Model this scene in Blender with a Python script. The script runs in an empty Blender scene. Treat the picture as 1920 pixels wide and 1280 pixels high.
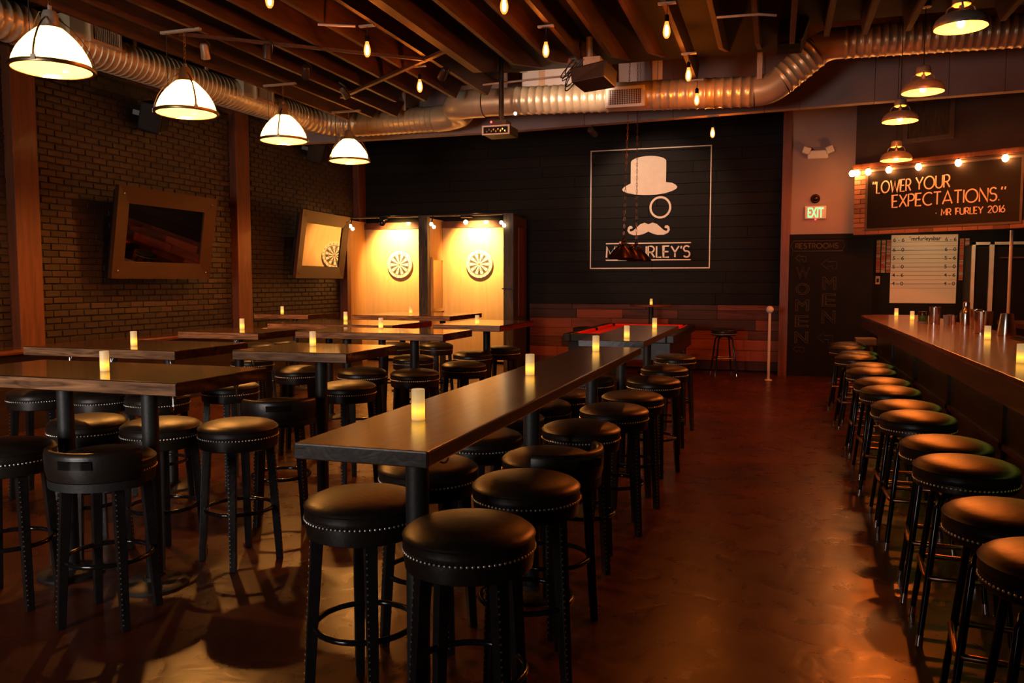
import bpy, bmesh, math, random
from mathutils import Vector, Matrix
random.seed(7)
SC = bpy.context.scene
COL = SC.collection
PI = math.pi

# ------------------------------------------------------------------ camera
EYE = 1.51
cam_d = bpy.data.cameras.new('camera')
cam = bpy.data.objects.new('camera', cam_d)
COL.objects.link(cam)
cam_d.sensor_width = 36.0
cam_d.lens = 36.0 * 1536.0 / 1920.0
cam_d.clip_end = 100
cam.location = (0, 0, EYE)
cam.rotation_euler = (math.radians(90 - 4.170), 0, math.radians(17.818))
SC.camera = cam

# ------------------------------------------------------------------ world, exposure
world = bpy.data.worlds.new('night'); SC.world = world
world.use_nodes = True
world.node_tree.nodes['Background'].inputs[0].default_value = (0.02, 0.022, 0.03, 1)
world.node_tree.nodes['Background'].inputs[1].default_value = 0.3
SC.view_settings.view_transform = 'Standard'
SC.view_settings.look = 'None'
SC.view_settings.exposure = 0.0
SC.view_settings.gamma = 1.0
SC.view_settings.use_curve_mapping = False
cy = SC.cycles
cy.use_denoising = True
cy.max_bounces = 7; cy.diffuse_bounces = 3; cy.glossy_bounces = 4; cy.transmission_bounces = 6
cy.caustics_reflective = False; cy.caustics_refractive = False
cy.sample_clamp_indirect = 3.0
# assumed fill light, added behind the camera as if from a window
ad = bpy.data.lights.new('front_fill_light', 'AREA')
ad.shape = 'RECTANGLE'; ad.size = 2.2; ad.size_y = 1.7; ad.energy = 58; ad.color = (1.0, 0.88, 0.8); ad.spread = math.radians(75)
ao = bpy.data.objects.new('front_fill_light', ad); COL.objects.link(ao)
ao.location = (-4.2, -3.3, 1.75); ao.rotation_euler = (math.radians(90), 0, math.radians(0))

P_GLASSLAMP = 150.0     # watts, four big glass pendants
P_BARLAMP = 155.0        # watts, steel pendants over the bar
E_EDISON = 110.0         # emission of the filament bulbs
E_SIGNBULB = 105.0
P_DART = 620.0
E_CANDLE = 1.0

# ------------------------------------------------------------------ materials
MATS = {}
def nt_mat(name):
    m = bpy.data.materials.new(name); m.use_nodes = True
    MATS[name] = m
    return m, m.node_tree.nodes, m.node_tree.links, m.node_tree.nodes['Principled BSDF']

def mat(name, col, rough=0.5, metal=0.0, var=0.0, scale=8.0, bump=0.0, stretch=(1, 1, 1), col2=None,
        coat=0.0, rough_var=0.0, rand=False, spec=0.5, coat_rough=0.1):
    m, n, l, b = nt_mat(name)
    b.inputs['Roughness'].default_value = rough
    b.inputs['Metallic'].default_value = metal
    b.inputs['Specular IOR Level'].default_value = spec
    b.inputs['Coat Weight'].default_value = coat
    b.inputs['Coat Roughness'].default_value = coat_rough
    c1 = (*col, 1)
    b.inputs['Base Color'].default_value = c1
    if var or col2 or bump or rough_var or rand:
        tc = n.new('ShaderNodeTexCoord'); mp = n.new('ShaderNodeMapping')
        mp.inputs['Scale'].default_value = stretch
        l.new(tc.outputs['Object'], mp.inputs['Vector'])
        nz = n.new('ShaderNodeTexNoise'); nz.inputs['Scale'].default_value = scale
        nz.inputs['Detail'].default_value = 6; nz.inputs['Roughness'].default_value = 0.6
        l.new(mp.outputs[0], nz.inputs['Vector'])
        if rand:
            oi = n.new('ShaderNodeObjectInfo')
            ad_ = n.new('ShaderNodeVectorMath'); ad_.operation = 'MULTIPLY_ADD'
            l.new(oi.outputs['Random'], ad_.inputs[0]); ad_.inputs[1].default_value = (31, 17, 23)
            l.new(mp.outputs[0], ad_.inputs[2]); l.new(ad_.outputs[0], nz.inputs['Vector'])
        if col2 is None:
            col2 = tuple(min(1, c * (1 + var)) for c in col)
            lo = tuple(c * (1 - var) for c in col)
        else:
            lo = col
        cr = n.new('ShaderNodeValToRGB')
        cr.color_ramp.elements[0].position = 0.32; cr.color_ramp.elements[1].position = 0.68
        cr.color_ramp.elements[0].color = (*lo, 1); cr.color_ramp.elements[1].color = (*col2, 1)
        fac = nz.outputs['Fac']
        if rand:
            mx = n.new('ShaderNodeMath'); mx.operation = 'MULTIPLY_ADD'
            l.new(oi.outputs['Random'], mx.inputs[0]); mx.inputs[1].default_value = 0.6; 
            m2 = n.new('ShaderNodeMath'); m2.operation = 'MULTIPLY'; m2.inputs[1].default_value = 0.42
            l.new(nz.outputs['Fac'], m2.inputs[0]); l.new(m2.outputs[0], mx.inputs[2]); fac = mx.outputs[0]
        l.new(fac, cr.inputs[0]); l.new(cr.outputs[0], b.inputs['Base Color'])
        if rough_var:
            mr = n.new('ShaderNodeMapRange')
            mr.inputs['To Min'].default_value = max(0.02, rough - rough_var); mr.inputs['To Max'].default_value = rough + rough_var
            l.new(nz.outputs['Fac'], mr.inputs['Value']); l.new(mr.outputs[0], b.inputs['Roughness'])
        if bump:
            bp = n.new('ShaderNodeBump'); bp.inputs['Strength'].default_value = bump; bp.inputs['Distance'].default_value = 0.02
            l.new(nz.outputs['Fac'], bp.inputs['Height']); l.new(bp.outputs[0], b.inputs['Normal'])
    return m

def emit(name, col, strength, base=(0.8, 0.8, 0.8)):
    m, n, l, b = nt_mat(name)
    b.inputs['Base Color'].default_value = (*base, 1)
    b.inputs['Emission Color'].default_value = (*col, 1)
    b.inputs['Emission Strength'].default_value = strength
    return m

M = {}
# floor: stained, sealed concrete
def floor_mat():
    m, n, l, b = nt_mat('stained_concrete')
    tc = n.new('ShaderNodeTexCoord')
    a = n.new('ShaderNodeTexNoise'); a.inputs['Scale'].default_value = 1.3; a.inputs['Detail'].default_value = 8; a.inputs['Roughness'].default_value = 0.65
    c = n.new('ShaderNodeTexNoise'); c.inputs['Scale'].default_value = 6.5; c.inputs['Detail'].default_value = 3.0; c.inputs['Distortion'].default_value = 0.6
    l.new(tc.outputs['Object'], a.inputs['Vector']); l.new(tc.outputs['Object'], c.inputs['Vector'])
    cr = n.new('ShaderNodeValToRGB')
    cr.color_ramp.elements[0].position = 0.3; cr.color_ramp.elements[0].color = (0.03, 0.008, 0.003, 1)
    cr.color_ramp.elements[1].position = 0.75; cr.color_ramp.elements[1].color = (0.12, 0.028, 0.008, 1)
    l.new(a.outputs['Fac'], cr.inputs[0]); l.new(cr.outputs[0], b.inputs['Base Color'])
    mr = n.new('ShaderNodeMapRange'); mr.inputs['To Min'].default_value = 0.2; mr.inputs['To Max'].default_value = 0.38
    l.new(c.outputs['Fac'], mr.inputs['Value']); l.new(mr.outputs[0], b.inputs['Roughness'])
    bp = n.new('ShaderNodeBump'); bp.inputs['Strength'].default_value = 0.3; bp.inputs['Distance'].default_value = 0.01
    l.new(c.outputs['Fac'], bp.inputs['Height']); l.new(bp.outputs[0], b.inputs['Normal'])
    return m
M['floor'] = floor_mat()

def wood_mat(name, lo, hi, rough, coat, axis='x', scale=3.0, coat_rough=0.08, spec=0.5):
    m, n, l, b = nt_mat(name)
    tc = n.new('ShaderNodeTexCoord'); mp = n.new('ShaderNodeMapping')
    mp.inputs['Scale'].default_value = {'x': (0.7, 7, 7), 'y': (7, 0.7, 7), 'z': (7, 7, 0.7)}[axis]
    oi = n.new('ShaderNodeObjectInfo'); va = n.new('ShaderNodeVectorMath'); va.operation = 'MULTIPLY_ADD'
    va.inputs[1].default_value = (13, 29, 41)
    l.new(oi.outputs['Random'], va.inputs[0]); l.new(tc.outputs['Object'], va.inputs[2]); l.new(va.outputs[0], mp.inputs['Vector'])
    nz = n.new('ShaderNodeTexNoise'); nz.inputs['Scale'].default_value = scale; nz.inputs['Detail'].default_value = 7; nz.inputs['Distortion'].default_value = 1.2
    l.new(mp.outputs[0], nz.inputs['Vector'])
    cr = n.new('ShaderNodeValToRGB')
    cr.color_ramp.elements[0].position = 0.3; cr.color_ramp.elements[0].color = (*lo, 1)
    cr.color_ramp.elements[1].position = 0.72; cr.color_ramp.elements[1].color = (*hi, 1)
    l.new(nz.outputs['Fac'], cr.inputs[0]); l.new(cr.outputs[0], b.inputs['Base Color'])
    b.inputs['Roughness'].default_value = rough; b.inputs['Specular IOR Level'].default_value = spec
    b.inputs['Coat Weight'].default_value = coat; b.inputs['Coat Roughness'].default_value = coat_rough
    bp = n.new('ShaderNodeBump'); bp.inputs['Strength'].default_value = 0.12; bp.inputs['Distance'].default_value = 0.01
    l.new(nz.outputs['Fac'], bp.inputs['Height']); l.new(bp.outputs[0], b.inputs['Normal'])
    return m
M['table'] = wood_mat('dark_stained_wood', (0.012, 0.004, 0.002), (0.07, 0.022, 0.008), 0.5, 0.9, 'x', 3.0, 0.07, 0.06)
M['table_edge'] = wood_mat('front_lit_wood_edge', (0.09, 0.042, 0.024), (0.5, 0.24, 0.11), 0.28, 0.4, 'x', 5)  # edge wood made paler for the light falling on the table fronts
M['table_y'] = wood_mat('dark_varnished_wood', (0.03, 0.012, 0.005), (0.12, 0.045, 0.016), 0.3, 1.0, 'y', 3.0, 0.2)
M['bartop'] = wood_mat('copper_brown_bar_top', (0.06, 0.022, 0.01), (0.36, 0.14, 0.05), 0.26, 0.5, 'y', 1.6, 0.12)
M['barfront'] = wood_mat('dark_bar_panel', (0.012, 0.007, 0.004), (0.045, 0.02, 0.01), 0.35, 0.2, 'y')
M['barapron'] = wood_mat('brown_bar_apron', (0.03, 0.016, 0.008), (0.1, 0.045, 0.02), 0.35, 0.2, 'y')
M['post'] = wood_mat('orange_brown_timber', (0.09, 0.024, 0.007), (0.175, 0.047, 0.0145), 0.6, 0.1, 'z', 2)
M['joist'] = wood_mat('rough_brown_joist', (0.03, 0.009, 0.004), (0.09, 0.028, 0.01), 0.6, 0.0, 'y', 3)
M['ledge'] = wood_mat('warm_brown_ledge', (0.08, 0.022, 0.008), (0.2, 0.055, 0.017), 0.25, 1.0, 'y')
M['charred'] = wood_mat('charred_timber', (0.02, 0.016, 0.014), (0.12, 0.085, 0.06), 0.6, 0.0, 'z', 3)
M['ply'] = wood_mat('golden_plywood', (0.56, 0.33, 0.13), (0.66, 0.4, 0.17), 0.6, 0.0, 'z', 1.5)
M['brownwood'] = wood_mat('red_brown_panel', (0.1, 0.03, 0.015), (0.2, 0.06, 0.025), 0.45, 0.1, 'z', 2)
M['mortar'] = mat('dark_mortar', (0.02, 0.009, 0.004), 0.85, var=0.4, scale=20)
M['brick'] = mat('dark_painted_brick', (0.02, 0.008, 0.0035), 0.6, scale=6, bump=0.5, col2=(0.042, 0.017, 0.0075), rand=True)
M['brick2'] = mat('brown_brick', (0.14, 0.07, 0.045), 0.75, scale=14, bump=0.4, col2=(0.3, 0.15, 0.09), rand=True)
M['plank_black'] = mat('black_painted_plank', (0.0042, 0.0034, 0.003), 0.6, scale=4, bump=0.15, stretch=(0.5, 1, 8), col2=(0.0075, 0.006, 0.0052), rand=True, spec=0.15)
M['plank_red'] = mat('reclaimed_red_plank', (0.06, 0.026, 0.017), 0.55, scale=3, bump=0.3, stretch=(0.6, 1, 9), col2=(0.36, 0.09, 0.04), rand=True, spec=0.2)
M['drywall'] = mat('plum_grey_drywall', (0.36, 0.26, 0.24), 0.7, var=0.06, scale=2)
M['blackwall'] = mat('black_painted_wall', (0.007, 0.006, 0.0055), 0.7, var=0.25, scale=3, spec=0.15)
M['plaster_dark'] = mat('dark_brown_wall', (0.06, 0.04, 0.032), 0.75, var=0.2, scale=2)
M['roof'] = mat('dark_roof_deck', (0.006, 0.003, 0.002), 0.8, var=0.3, scale=3)
M['vinyl'] = mat('black_vinyl', (0.016, 0.011, 0.008), 0.38, var=0.2, scale=30, bump=0.08, spec=0.6)
M['blackmetal'] = mat('black_metal', (0.012, 0.012, 0.012), 0.32, spec=0.5, var=0.2, scale=20)
M['gloss_black'] = mat('gloss_black_tube', (0.008, 0.008, 0.008), 0.12, spec=0.6)
M['blackwood'] = mat('black_stained_wood', (0.012, 0.01, 0.009), 0.38, var=0.3, scale=15, bump=0.2)
M['darkpost'] = mat('black_powder_coat', (0.02, 0.02, 0.02), 0.5, var=0.15, scale=60, bump=0.1)
M['nail'] = mat('silver_nailhead', (0.9, 0.84, 0.76), 0.36, 0.9)
M['chrome'] = mat('chrome', (0.8, 0.75, 0.7), 0.16, 1.0, rough_var=0.05, scale=10)
M['bronze_rail'] = mat('worn_bronze_rail', (0.4, 0.24, 0.15), 0.3, 1.0, var=0.3, scale=12)
M['steel'] = mat('polished_steel', (0.92, 0.85, 0.78), 0.2, 1.0)
M['duct'] = mat('galvanised_steel', (0.92, 0.74, 0.46), 0.33, 0.5, var=0.14, scale=5, rough_var=0.08)
M['duct_smooth'] = mat('smooth_galvanised_steel', (0.92, 0.74, 0.46), 0.36, 0.5, var=0.1, scale=2, rough_var=0.06)
M['strap'] = mat('pale_metal_strap', (0.55, 0.45, 0.35), 0.6, 0.2, var=0.1)
M['white'] = mat('white_enamel', (0.8, 0.74, 0.66), 0.4, var=0.04)
M['grille_wood'] = mat('tan_grille', (0.7, 0.48, 0.28), 0.45, 0.0, var=0.1)
M['dark'] = mat('dark_cavity', (0.006, 0.005, 0.004), 0.8, var=0.2, spec=0.05)
M['lamp_ring'] = mat('dark_brass_ring', (0.35, 0.24, 0.14), 0.35, 1.0, var=0.15)
M['lamp_metal'] = mat('brushed_lamp_metal', (0.5, 0.42, 0.34), 0.42, 0.5, var=0.15, scale=20)
M['lamp_inner'] = mat('warm_enamel', (0.85, 0.6, 0.33), 0.5, var=0.04)
M['bronze'] = mat('bronze_tv_frame', (0.042, 0.013, 0.003), 0.55, 0.1, var=0.12, scale=3, rough_var=0.05, spec=0.25)
M['screen'] = mat('black_glass_screen', (0.42, 0.4, 0.38), 0.02, 1.0, var=0.03)
M['glassdark'] = mat('dark_glass', (0.01, 0.009, 0.008), 0.06, spec=0.6, var=0.05)
M['plastic_black'] = mat('black_plastic', (0.008, 0.007, 0.006), 0.55, var=0.2, spec=0.15)
M['plastic_dark'] = mat('dark_brown_plastic', (0.022, 0.013, 0.01), 0.4, var=0.2)
M['paint'] = mat('cream_wall_paint', (0.82, 0.68, 0.55), 0.6, var=0.05, scale=9)
M['chalk'] = mat('dim_chalk_line', (0.04, 0.028, 0.018), 0.8, var=0.3, scale=20)
M['chalk_y'] = mat('yellow_chalk', (0.085, 0.055, 0.018), 0.8, var=0.3, scale=20)
M['signboard'] = mat('black_signboard', (0.006, 0.004, 0.0035), 0.6, var=0.15, scale=3, spec=0.2)
M['board_white'] = mat('white_board', (0.8, 0.66, 0.48), 0.4, var=0.03, scale=3)
M['ink'] = mat('black_ink', (0.02, 0.015, 0.012), 0.6, var=0.1)
M['felt'] = mat('red_felt', (0.95, 0.025, 0.015), 0.85, var=0.08, scale=60)
M['tag_orange'] = mat('orange_tag', (0.5, 0.16, 0.05), 0.6, var=0.2, scale=60)
M['tag_cream'] = mat('cream_tag', (0.5, 0.4, 0.28), 0.6, var=0.2, scale=60)
M['dart_cream'] = mat('cream_sisal', (0.78, 0.66, 0.45), 0.8, var=0.05, scale=40)
M['dart_black'] = mat('black_sisal', (0.03, 0.035, 0.03), 0.8, var=0.1, scale=40)
M['dart_red'] = mat('red_sisal', (0.5, 0.07, 0.04), 0.8, var=0.1, scale=40)
M['mirror'] = mat('amber_mirror', (0.6, 0.42, 0.24), 0.12, 1.0, var=0.05)
M['olive'] = mat('olive_lit_vinyl', (0.16, 0.13, 0.06), 0.45, var=0.1, scale=20)
M['green'] = mat('green_limes', (0.07, 0.16, 0.02), 0.4, var=0.4, scale=30)
M['frame_wood'] = mat('dark_picture_frame', (0.07, 0.05, 0.04), 0.5, var=0.2)
M['canvas'] = mat('dark_gold_painting', (0.008, 0.006, 0.004), 0.5, scale=4, stretch=(6, 6, 1.2), col2=(0.06, 0.03, 0.01))
M['ball_dark'] = mat('smoked_globe', (0.03, 0.02, 0.015), 0.08, spec=1.0, var=0.05)
M['copper'] = mat('dark_copper', (0.13, 0.05, 0.025), 0.28, 1.0, var=0.2, scale=10)
M['rubber'] = mat('black_cable', (0.012, 0.01, 0.009), 0.5, var=0.1)
M['glassjar'] = mat('jar_glass', (0.35, 0.38, 0.3), 0.08, var=0.05, spec=0.8)
def amber_glass():      # thin amber bulb glass around the hot filament
    m, n, l, b = nt_mat('amber_bulb_glass')
    n.remove(b)
    tr = n.new('ShaderNodeBsdfTransparent'); tr.inputs['Color'].default_value = (1.0, 0.86, 0.62, 1)
    em = n.new('ShaderNodeEmission'); em.inputs['Color'].default_value = (1.0, 0.3, 0.045, 1); em.inputs['Strength'].default_value = 3.2
    mx = n.new('ShaderNodeMixShader'); mx.inputs[0].default_value = 0.45
    l.new(tr.outputs[0], mx.inputs[1]); l.new(em.outputs[0], mx.inputs[2]); l.new(mx.outputs[0], n['Material Output'].inputs[0])
    return m
M['edison'] = emit('edison_glow', (1.0, 0.24, 0.028), E_EDISON * 7)
M['bulbglass'] = amber_glass()
M['signbulb'] = emit('sign_bulb_glow', (1.0, 0.34, 0.085), E_SIGNBULB)
M['lampbulb'] = emit('lamp_bulb_glow', (1.0, 0.66, 0.3), 30.0)
M['dartbulb'] = emit('dart_bulb_glow', (1.0, 0.75, 0.42), 14.0)
M['exit_glow'] = emit('green_exit_letters', (0.25, 1.0, 0.45), 1.1, (0.2, 0.7, 0.4))
M['backbar_fill_tube'] = emit('warm_fill_tube', (1.0, 0.55, 0.24), 100.0)  # tube of the extra lamp added behind the lintel
M['red_led'] = emit('red_led', (1.0, 0.03, 0.05), 6.0)
M['white_led'] = emit('white_led', (1.0, 0.8, 0.6), 6.0)
M['led_strip'] = emit('olive_led_strip', (0.62, 0.72, 0.08), 1.1)

def glass_mat():        # prismatic lamp glass: light inside shines through
    m, n, l, b = nt_mat('prismatic_lamp_glass')
    n.remove(b)
    out = n['Material Output']
    tr = n.new('ShaderNodeBsdfTranslucent'); tr.inputs['Color'].default_value = (0.9, 0.84, 0.7, 1)
    gl = n.new('ShaderNodeBsdfGlossy'); gl.inputs['Roughness'].default_value = 0.12; gl.inputs['Color'].default_value = (0.9, 0.88, 0.8, 1)
    df = n.new('ShaderNodeBsdfDiffuse'); df.inputs['Color'].default_value = (0.8, 0.72, 0.56, 1)
    m1 = n.new('ShaderNodeMixShader'); m1.inputs[0].default_value = 0.3
    m2 = n.new('ShaderNodeMixShader'); m2.inputs[0].default_value = 0.08
    l.new(tr.outputs[0], m1.inputs[1]); l.new(df.outputs[0], m1.inputs[2])
    l.new(m1.outputs[0], m2.inputs[1]); l.new(gl.outputs[0], m2.inputs[2]); l.new(m2.outputs[0], out.inputs[0])
    return m
M['lampglass'] = glass_mat()

def candle_mat():       # lit candle: the flame inside makes the wax glow, strongest low down
    m, n, l, b = nt_mat('glowing_candle_wax')
    b.inputs['Base Color'].default_value = (0.62, 0.5, 0.34, 1); b.inputs['Roughness'].default_value = 0.5
    tc = n.new('ShaderNodeTexCoord'); sp = n.new('ShaderNodeSeparateXYZ'); l.new(tc.outputs['Object'], sp.inputs[0])
    mr = n.new('ShaderNodeMapRange'); mr.inputs['From Min'].default_value = 0; mr.inputs['From Max'].default_value = 0.1
    l.new(sp.outputs['Z'], mr.inputs['Value'])
    cr = n.new('ShaderNodeValToRGB'); e = cr.color_ramp.elements
    e[0].position = 0.0; e[0].color = (0.6, 0.28, 0.05, 1)
    e[1].position = 1.0; e[1].color = (0.36, 0.21, 0.085, 1)
    x = e.new(0.3); x.color = (2.2, 1.0, 0.07, 1)
    x = e.new(0.6); x.color = (0.62, 0.34, 0.09, 1)
    l.new(mr.outputs[0], cr.inputs[0]); l.new(cr.outputs[0], b.inputs['Emission Color'])
    b.inputs['Emission Strength'].default_value = E_CANDLE
    return m
M['candle'] = candle_mat()
M['flame'] = emit('candle_flame', (1.0, 0.6, 0.12), 8.0)

# ------------------------------------------------------------------ mesh builder
class MB:
    def __init__(self):
        self.v = []; self.f = []; self.m = []; self.mi = 0
    def face(self, idx): self.f.append(tuple(idx)); self.m.append(self.mi)
    def add(self, vs, fs):
        o = len(self.v); self.v += [tuple(p) for p in vs]
        for q in fs: self.face([i + o for i in q])
        return self
    def box(self, x0, y0, z0, x1, y1, z1):
        return self.hexa([(x0, y0, z0), (x1, y0, z0), (x1, y1, z0), (x0, y1, z0), (x0, y0, z1), (x1, y0, z1), (x1, y1, z1), (x0, y1, z1)])
    def hexa(self, p):
        return self.add(p, [(3, 2, 1, 0), (4, 5, 6, 7), (0, 1, 5, 4), (1, 2, 6, 5), (2, 3, 7, 6), (3, 0, 4, 7)])
    def obox(self, c, ax, ay, az, sx, sy, sz):
        c = Vector(c); ax = Vector(ax).normalized() * sx / 2; ay = Vector(ay).normalized() * sy / 2; az = Vector(az).normalized() * sz / 2
        return self.hexa([c - ax - ay - az, c + ax - ay - az, c + ax + ay - az, c - ax + ay - az, c - ax - ay + az, c + ax - ay + az, c + ax + ay + az, c - ax + ay + az])
    def beam(self, a, b, w, h, up=(0, 0, 1)):
        a = Vector(a); b = Vector(b); d = b - a; L = d.length; d.normalize()
        s = d.cross(Vector(up)).normalized(); u = s.cross(d)
        return self.obox((a + b) / 2, s, d, u, w, L, h)
    def tube(self, pts, r, n=8, closed=False, caps=True):
        pts = [Vector(p) for p in pts]; k = len(pts)
        rs = r if isinstance(r, (list, tuple)) else [r] * k
        prev = None; base = len(self.v)
        for i, p in enumerate(pts):
            if closed: d = (pts[(i + 1) % k] - pts[i - 1])
            else: d = pts[min(i + 1, k - 1)] - pts[max(i - 1, 0)]
            d.normalize()
            if prev is None:
                ref = Vector((0, 0, 1)) if abs(d.z) < 0.9 else Vector((1, 0, 0))
                s = d.cross(ref).normalized()
            else:
                s = (prev - d * prev.dot(d)).normalized()
            prev = s; u = s.cross(d)
            for j in range(n):
                a = 2 * PI * j / n
                self.v.append(tuple(p + (s * math.cos(a) + u * math.sin(a)) * rs[i]))
        for i in range(k if closed else k - 1):
            for j in range(n):
                a = base + i * n + j; b = base + i * n + (j + 1) % n
                c = base + ((i + 1) % k) * n + (j + 1) % n; d_ = base + ((i + 1) % k) * n + j
                self.face((b, a, d_, c))
        if caps and not closed:
            self.face([base + j for j in range(n)]); self.face([base + (k - 1) * n + j for j in reversed(range(n))])
        return self
    def cyl(self, a, b, r, r2=None, n=16): return self.tube([a, b], [r, r if r2 is None else r2], n)
    def lathe(self, prof, n=32, c=(0, 0, 0), a0=0.0, a1=2 * PI, axis='z'):
        full = abs(a1 - a0 - 2 * PI) < 1e-6; k = len(prof); m_ = n if full else n + 1; base = len(self.v)
        for j in range(m_):
            a = a0 + (a1 - a0) * j / n
            for (r, z) in prof:
                x, y = r * math.cos(a), r * math.sin(a)
                if axis == 'z': p = (c[0] + x, c[1] + y, c[2] + z)
                elif axis == 'y': p = (c[0] + x, c[1] + z, c[2] + y)
                else: p = (c[0] + z, c[1] + x, c[2] + y)
                self.v.append(p)
        for j in range(n):
            j2 = (j + 1) % m_
            for i in range(k - 1):
                q = (base + j * k + i, base + j2 * k + i, base + j2 * k + i + 1, base + j * k + i + 1)
                self.face(q)
        return self
    def ball(self, c, r, n=10, m=6, sz=1.0):
        prof = [(max(1e-5, r * math.sin(PI * i / m)), -r * sz * math.cos(PI * i / m)) for i in range(m + 1)]
        return self.lathe(prof, n, c)
    def poly(self, pts, thick):
        """pts: list of 3-D points of a flat outline; thick: vector towards the back."""
        t = Vector(thick); k = len(pts); o = len(self.v)
        self.v += [tuple(p) for p in pts]; self.v += [tuple(Vector(p) + t) for p in pts]
        self.face(range(o, o + k)); self.face([o + k + i for i in reversed(range(k))])
        for i in range(k): self.face((o + i, o + k + i, o + k + (i + 1) % k, o + (i + 1) % k))
        return self
    def ribbon(self, pts, w, fr, depth=0.004, closed=False):
        """2-D poly-line drawn as a strip of width w on the frame fr = (origin, ex, ez, n)."""
        O, ex, ez, nn = fr; k = len(pts); L = []; R = []
        for i in range(k):
            if closed: d = Vector(pts[(i + 1) % k]) - Vector(pts[i - 1])
            else: d = Vector(pts[min(i + 1, k - 1)]) - Vector(pts[max(i - 1, 0)])
            if d.length < 1e-9: d = Vector((1, 0))
            d.normalize(); q = Vector((-d.y, d.x)) * w / 2
            if 0 < i < k - 1 or closed:
                d1 = (Vector(pts[i]) - Vector(pts[i - 1])).normalized()
                q /= max(0.5, abs(d.dot(d1)))
            p = Vector(pts[i]); L.append(p + q); R.append(p - q)
        T = lambda p, h: tuple(O + ex * p.x + ez * p.y + nn * h)
        o = len(self.v)
        for i in range(k): self.v += [T(L[i], depth), T(R[i], depth), T(L[i], 0), T(R[i], 0)]
        for i in range(k if closed else k - 1):
            a = o + 4 * i; b = o + 4 * ((i + 1) % k)
            self.face((a, a + 1, b + 1, b)); self.face((a + 2, a, b, b + 2)); self.face((a + 1, a + 3, b + 3, b + 1))
        return self
    def build(self, name, mats, parent=None, origin=None, smooth=None, bevel=0.0, local=False, link=True):
        me = bpy.data.meshes.new(name)
        off = Vector((0, 0, 0))
        if parent is not None and not local: off = Vector(parent['_o']) if '_o' in parent else Vector(parent.location)
        if origin is not None and parent is None: off = Vector(origin)
        me.from_pydata([tuple(Vector(p) - off) for p in self.v], [], self.f)
        if not isinstance(mats, (list, tuple)): mats = [mats]
        for m_ in mats: me.materials.append(M[m_])
        if len(mats) > 1: me.polygons.foreach_set('material_index', self.m)
        bm = bmesh.new(); bm.from_mesh(me)
        bmesh.ops.remove_doubles(bm, verts=bm.verts, dist=1e-5)
        bmesh.ops.recalc_face_normals(bm, faces=bm.faces)
        if bevel:
            bmesh.ops.bevel(bm, geom=[e for e in bm.edges if len(e.link_faces) == 2 and e.calc_face_angle(0) > 0.6], offset=bevel, segments=2, profile=0.6, affect='EDGES')
        bm.to_mesh(me); bm.free()
        if smooth:
            me.shade_smooth(); me.set_sharp_from_angle(angle=math.radians(smooth if smooth is not True else 40))
        o = bpy.data.objects.new(name, me)
        if link: COL.objects.link(o)
        if parent is not None: o.parent = parent
        elif origin is not None: o.location = origin
        return o

def thing(name, label, cat, loc=(0, 0, 0), rz=0.0, group=None):
    o = bpy.data.objects.new(name, None); COL.objects.link(o); o.empty_display_size = 0.1
    o.location = loc; o.rotation_euler = (0, 0, rz); tag(o, label, cat, group); return o
def tag(o, label, cat, group=None):
    o['label'] = label; o['category'] = cat
    if group: o['group'] = group
    return o
def struct(o): o['kind'] = 'structure'; return o
def stuff(o): o['kind'] = 'stuff'; return o
def copy_tree(o, parent=None):
    c = o.copy(); COL.objects.link(c); c.parent = parent
    for ch in list(o.children): copy_tree(ch, c)
    return c
used = {}
def place(kind, proto, loc, rz, label, group):
    o = proto if not used.get(kind) else copy_tree(proto)
    used[kind] = True
    o.location = loc; o.rotation_euler = (0, 0, rz); o['label'] = label; o['group'] = group
    return o
def frame(O, ex, ez, n): return (Vector(O), Vector(ex).normalized(), Vector(ez).normalized(), Vector(n).normalized())

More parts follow.
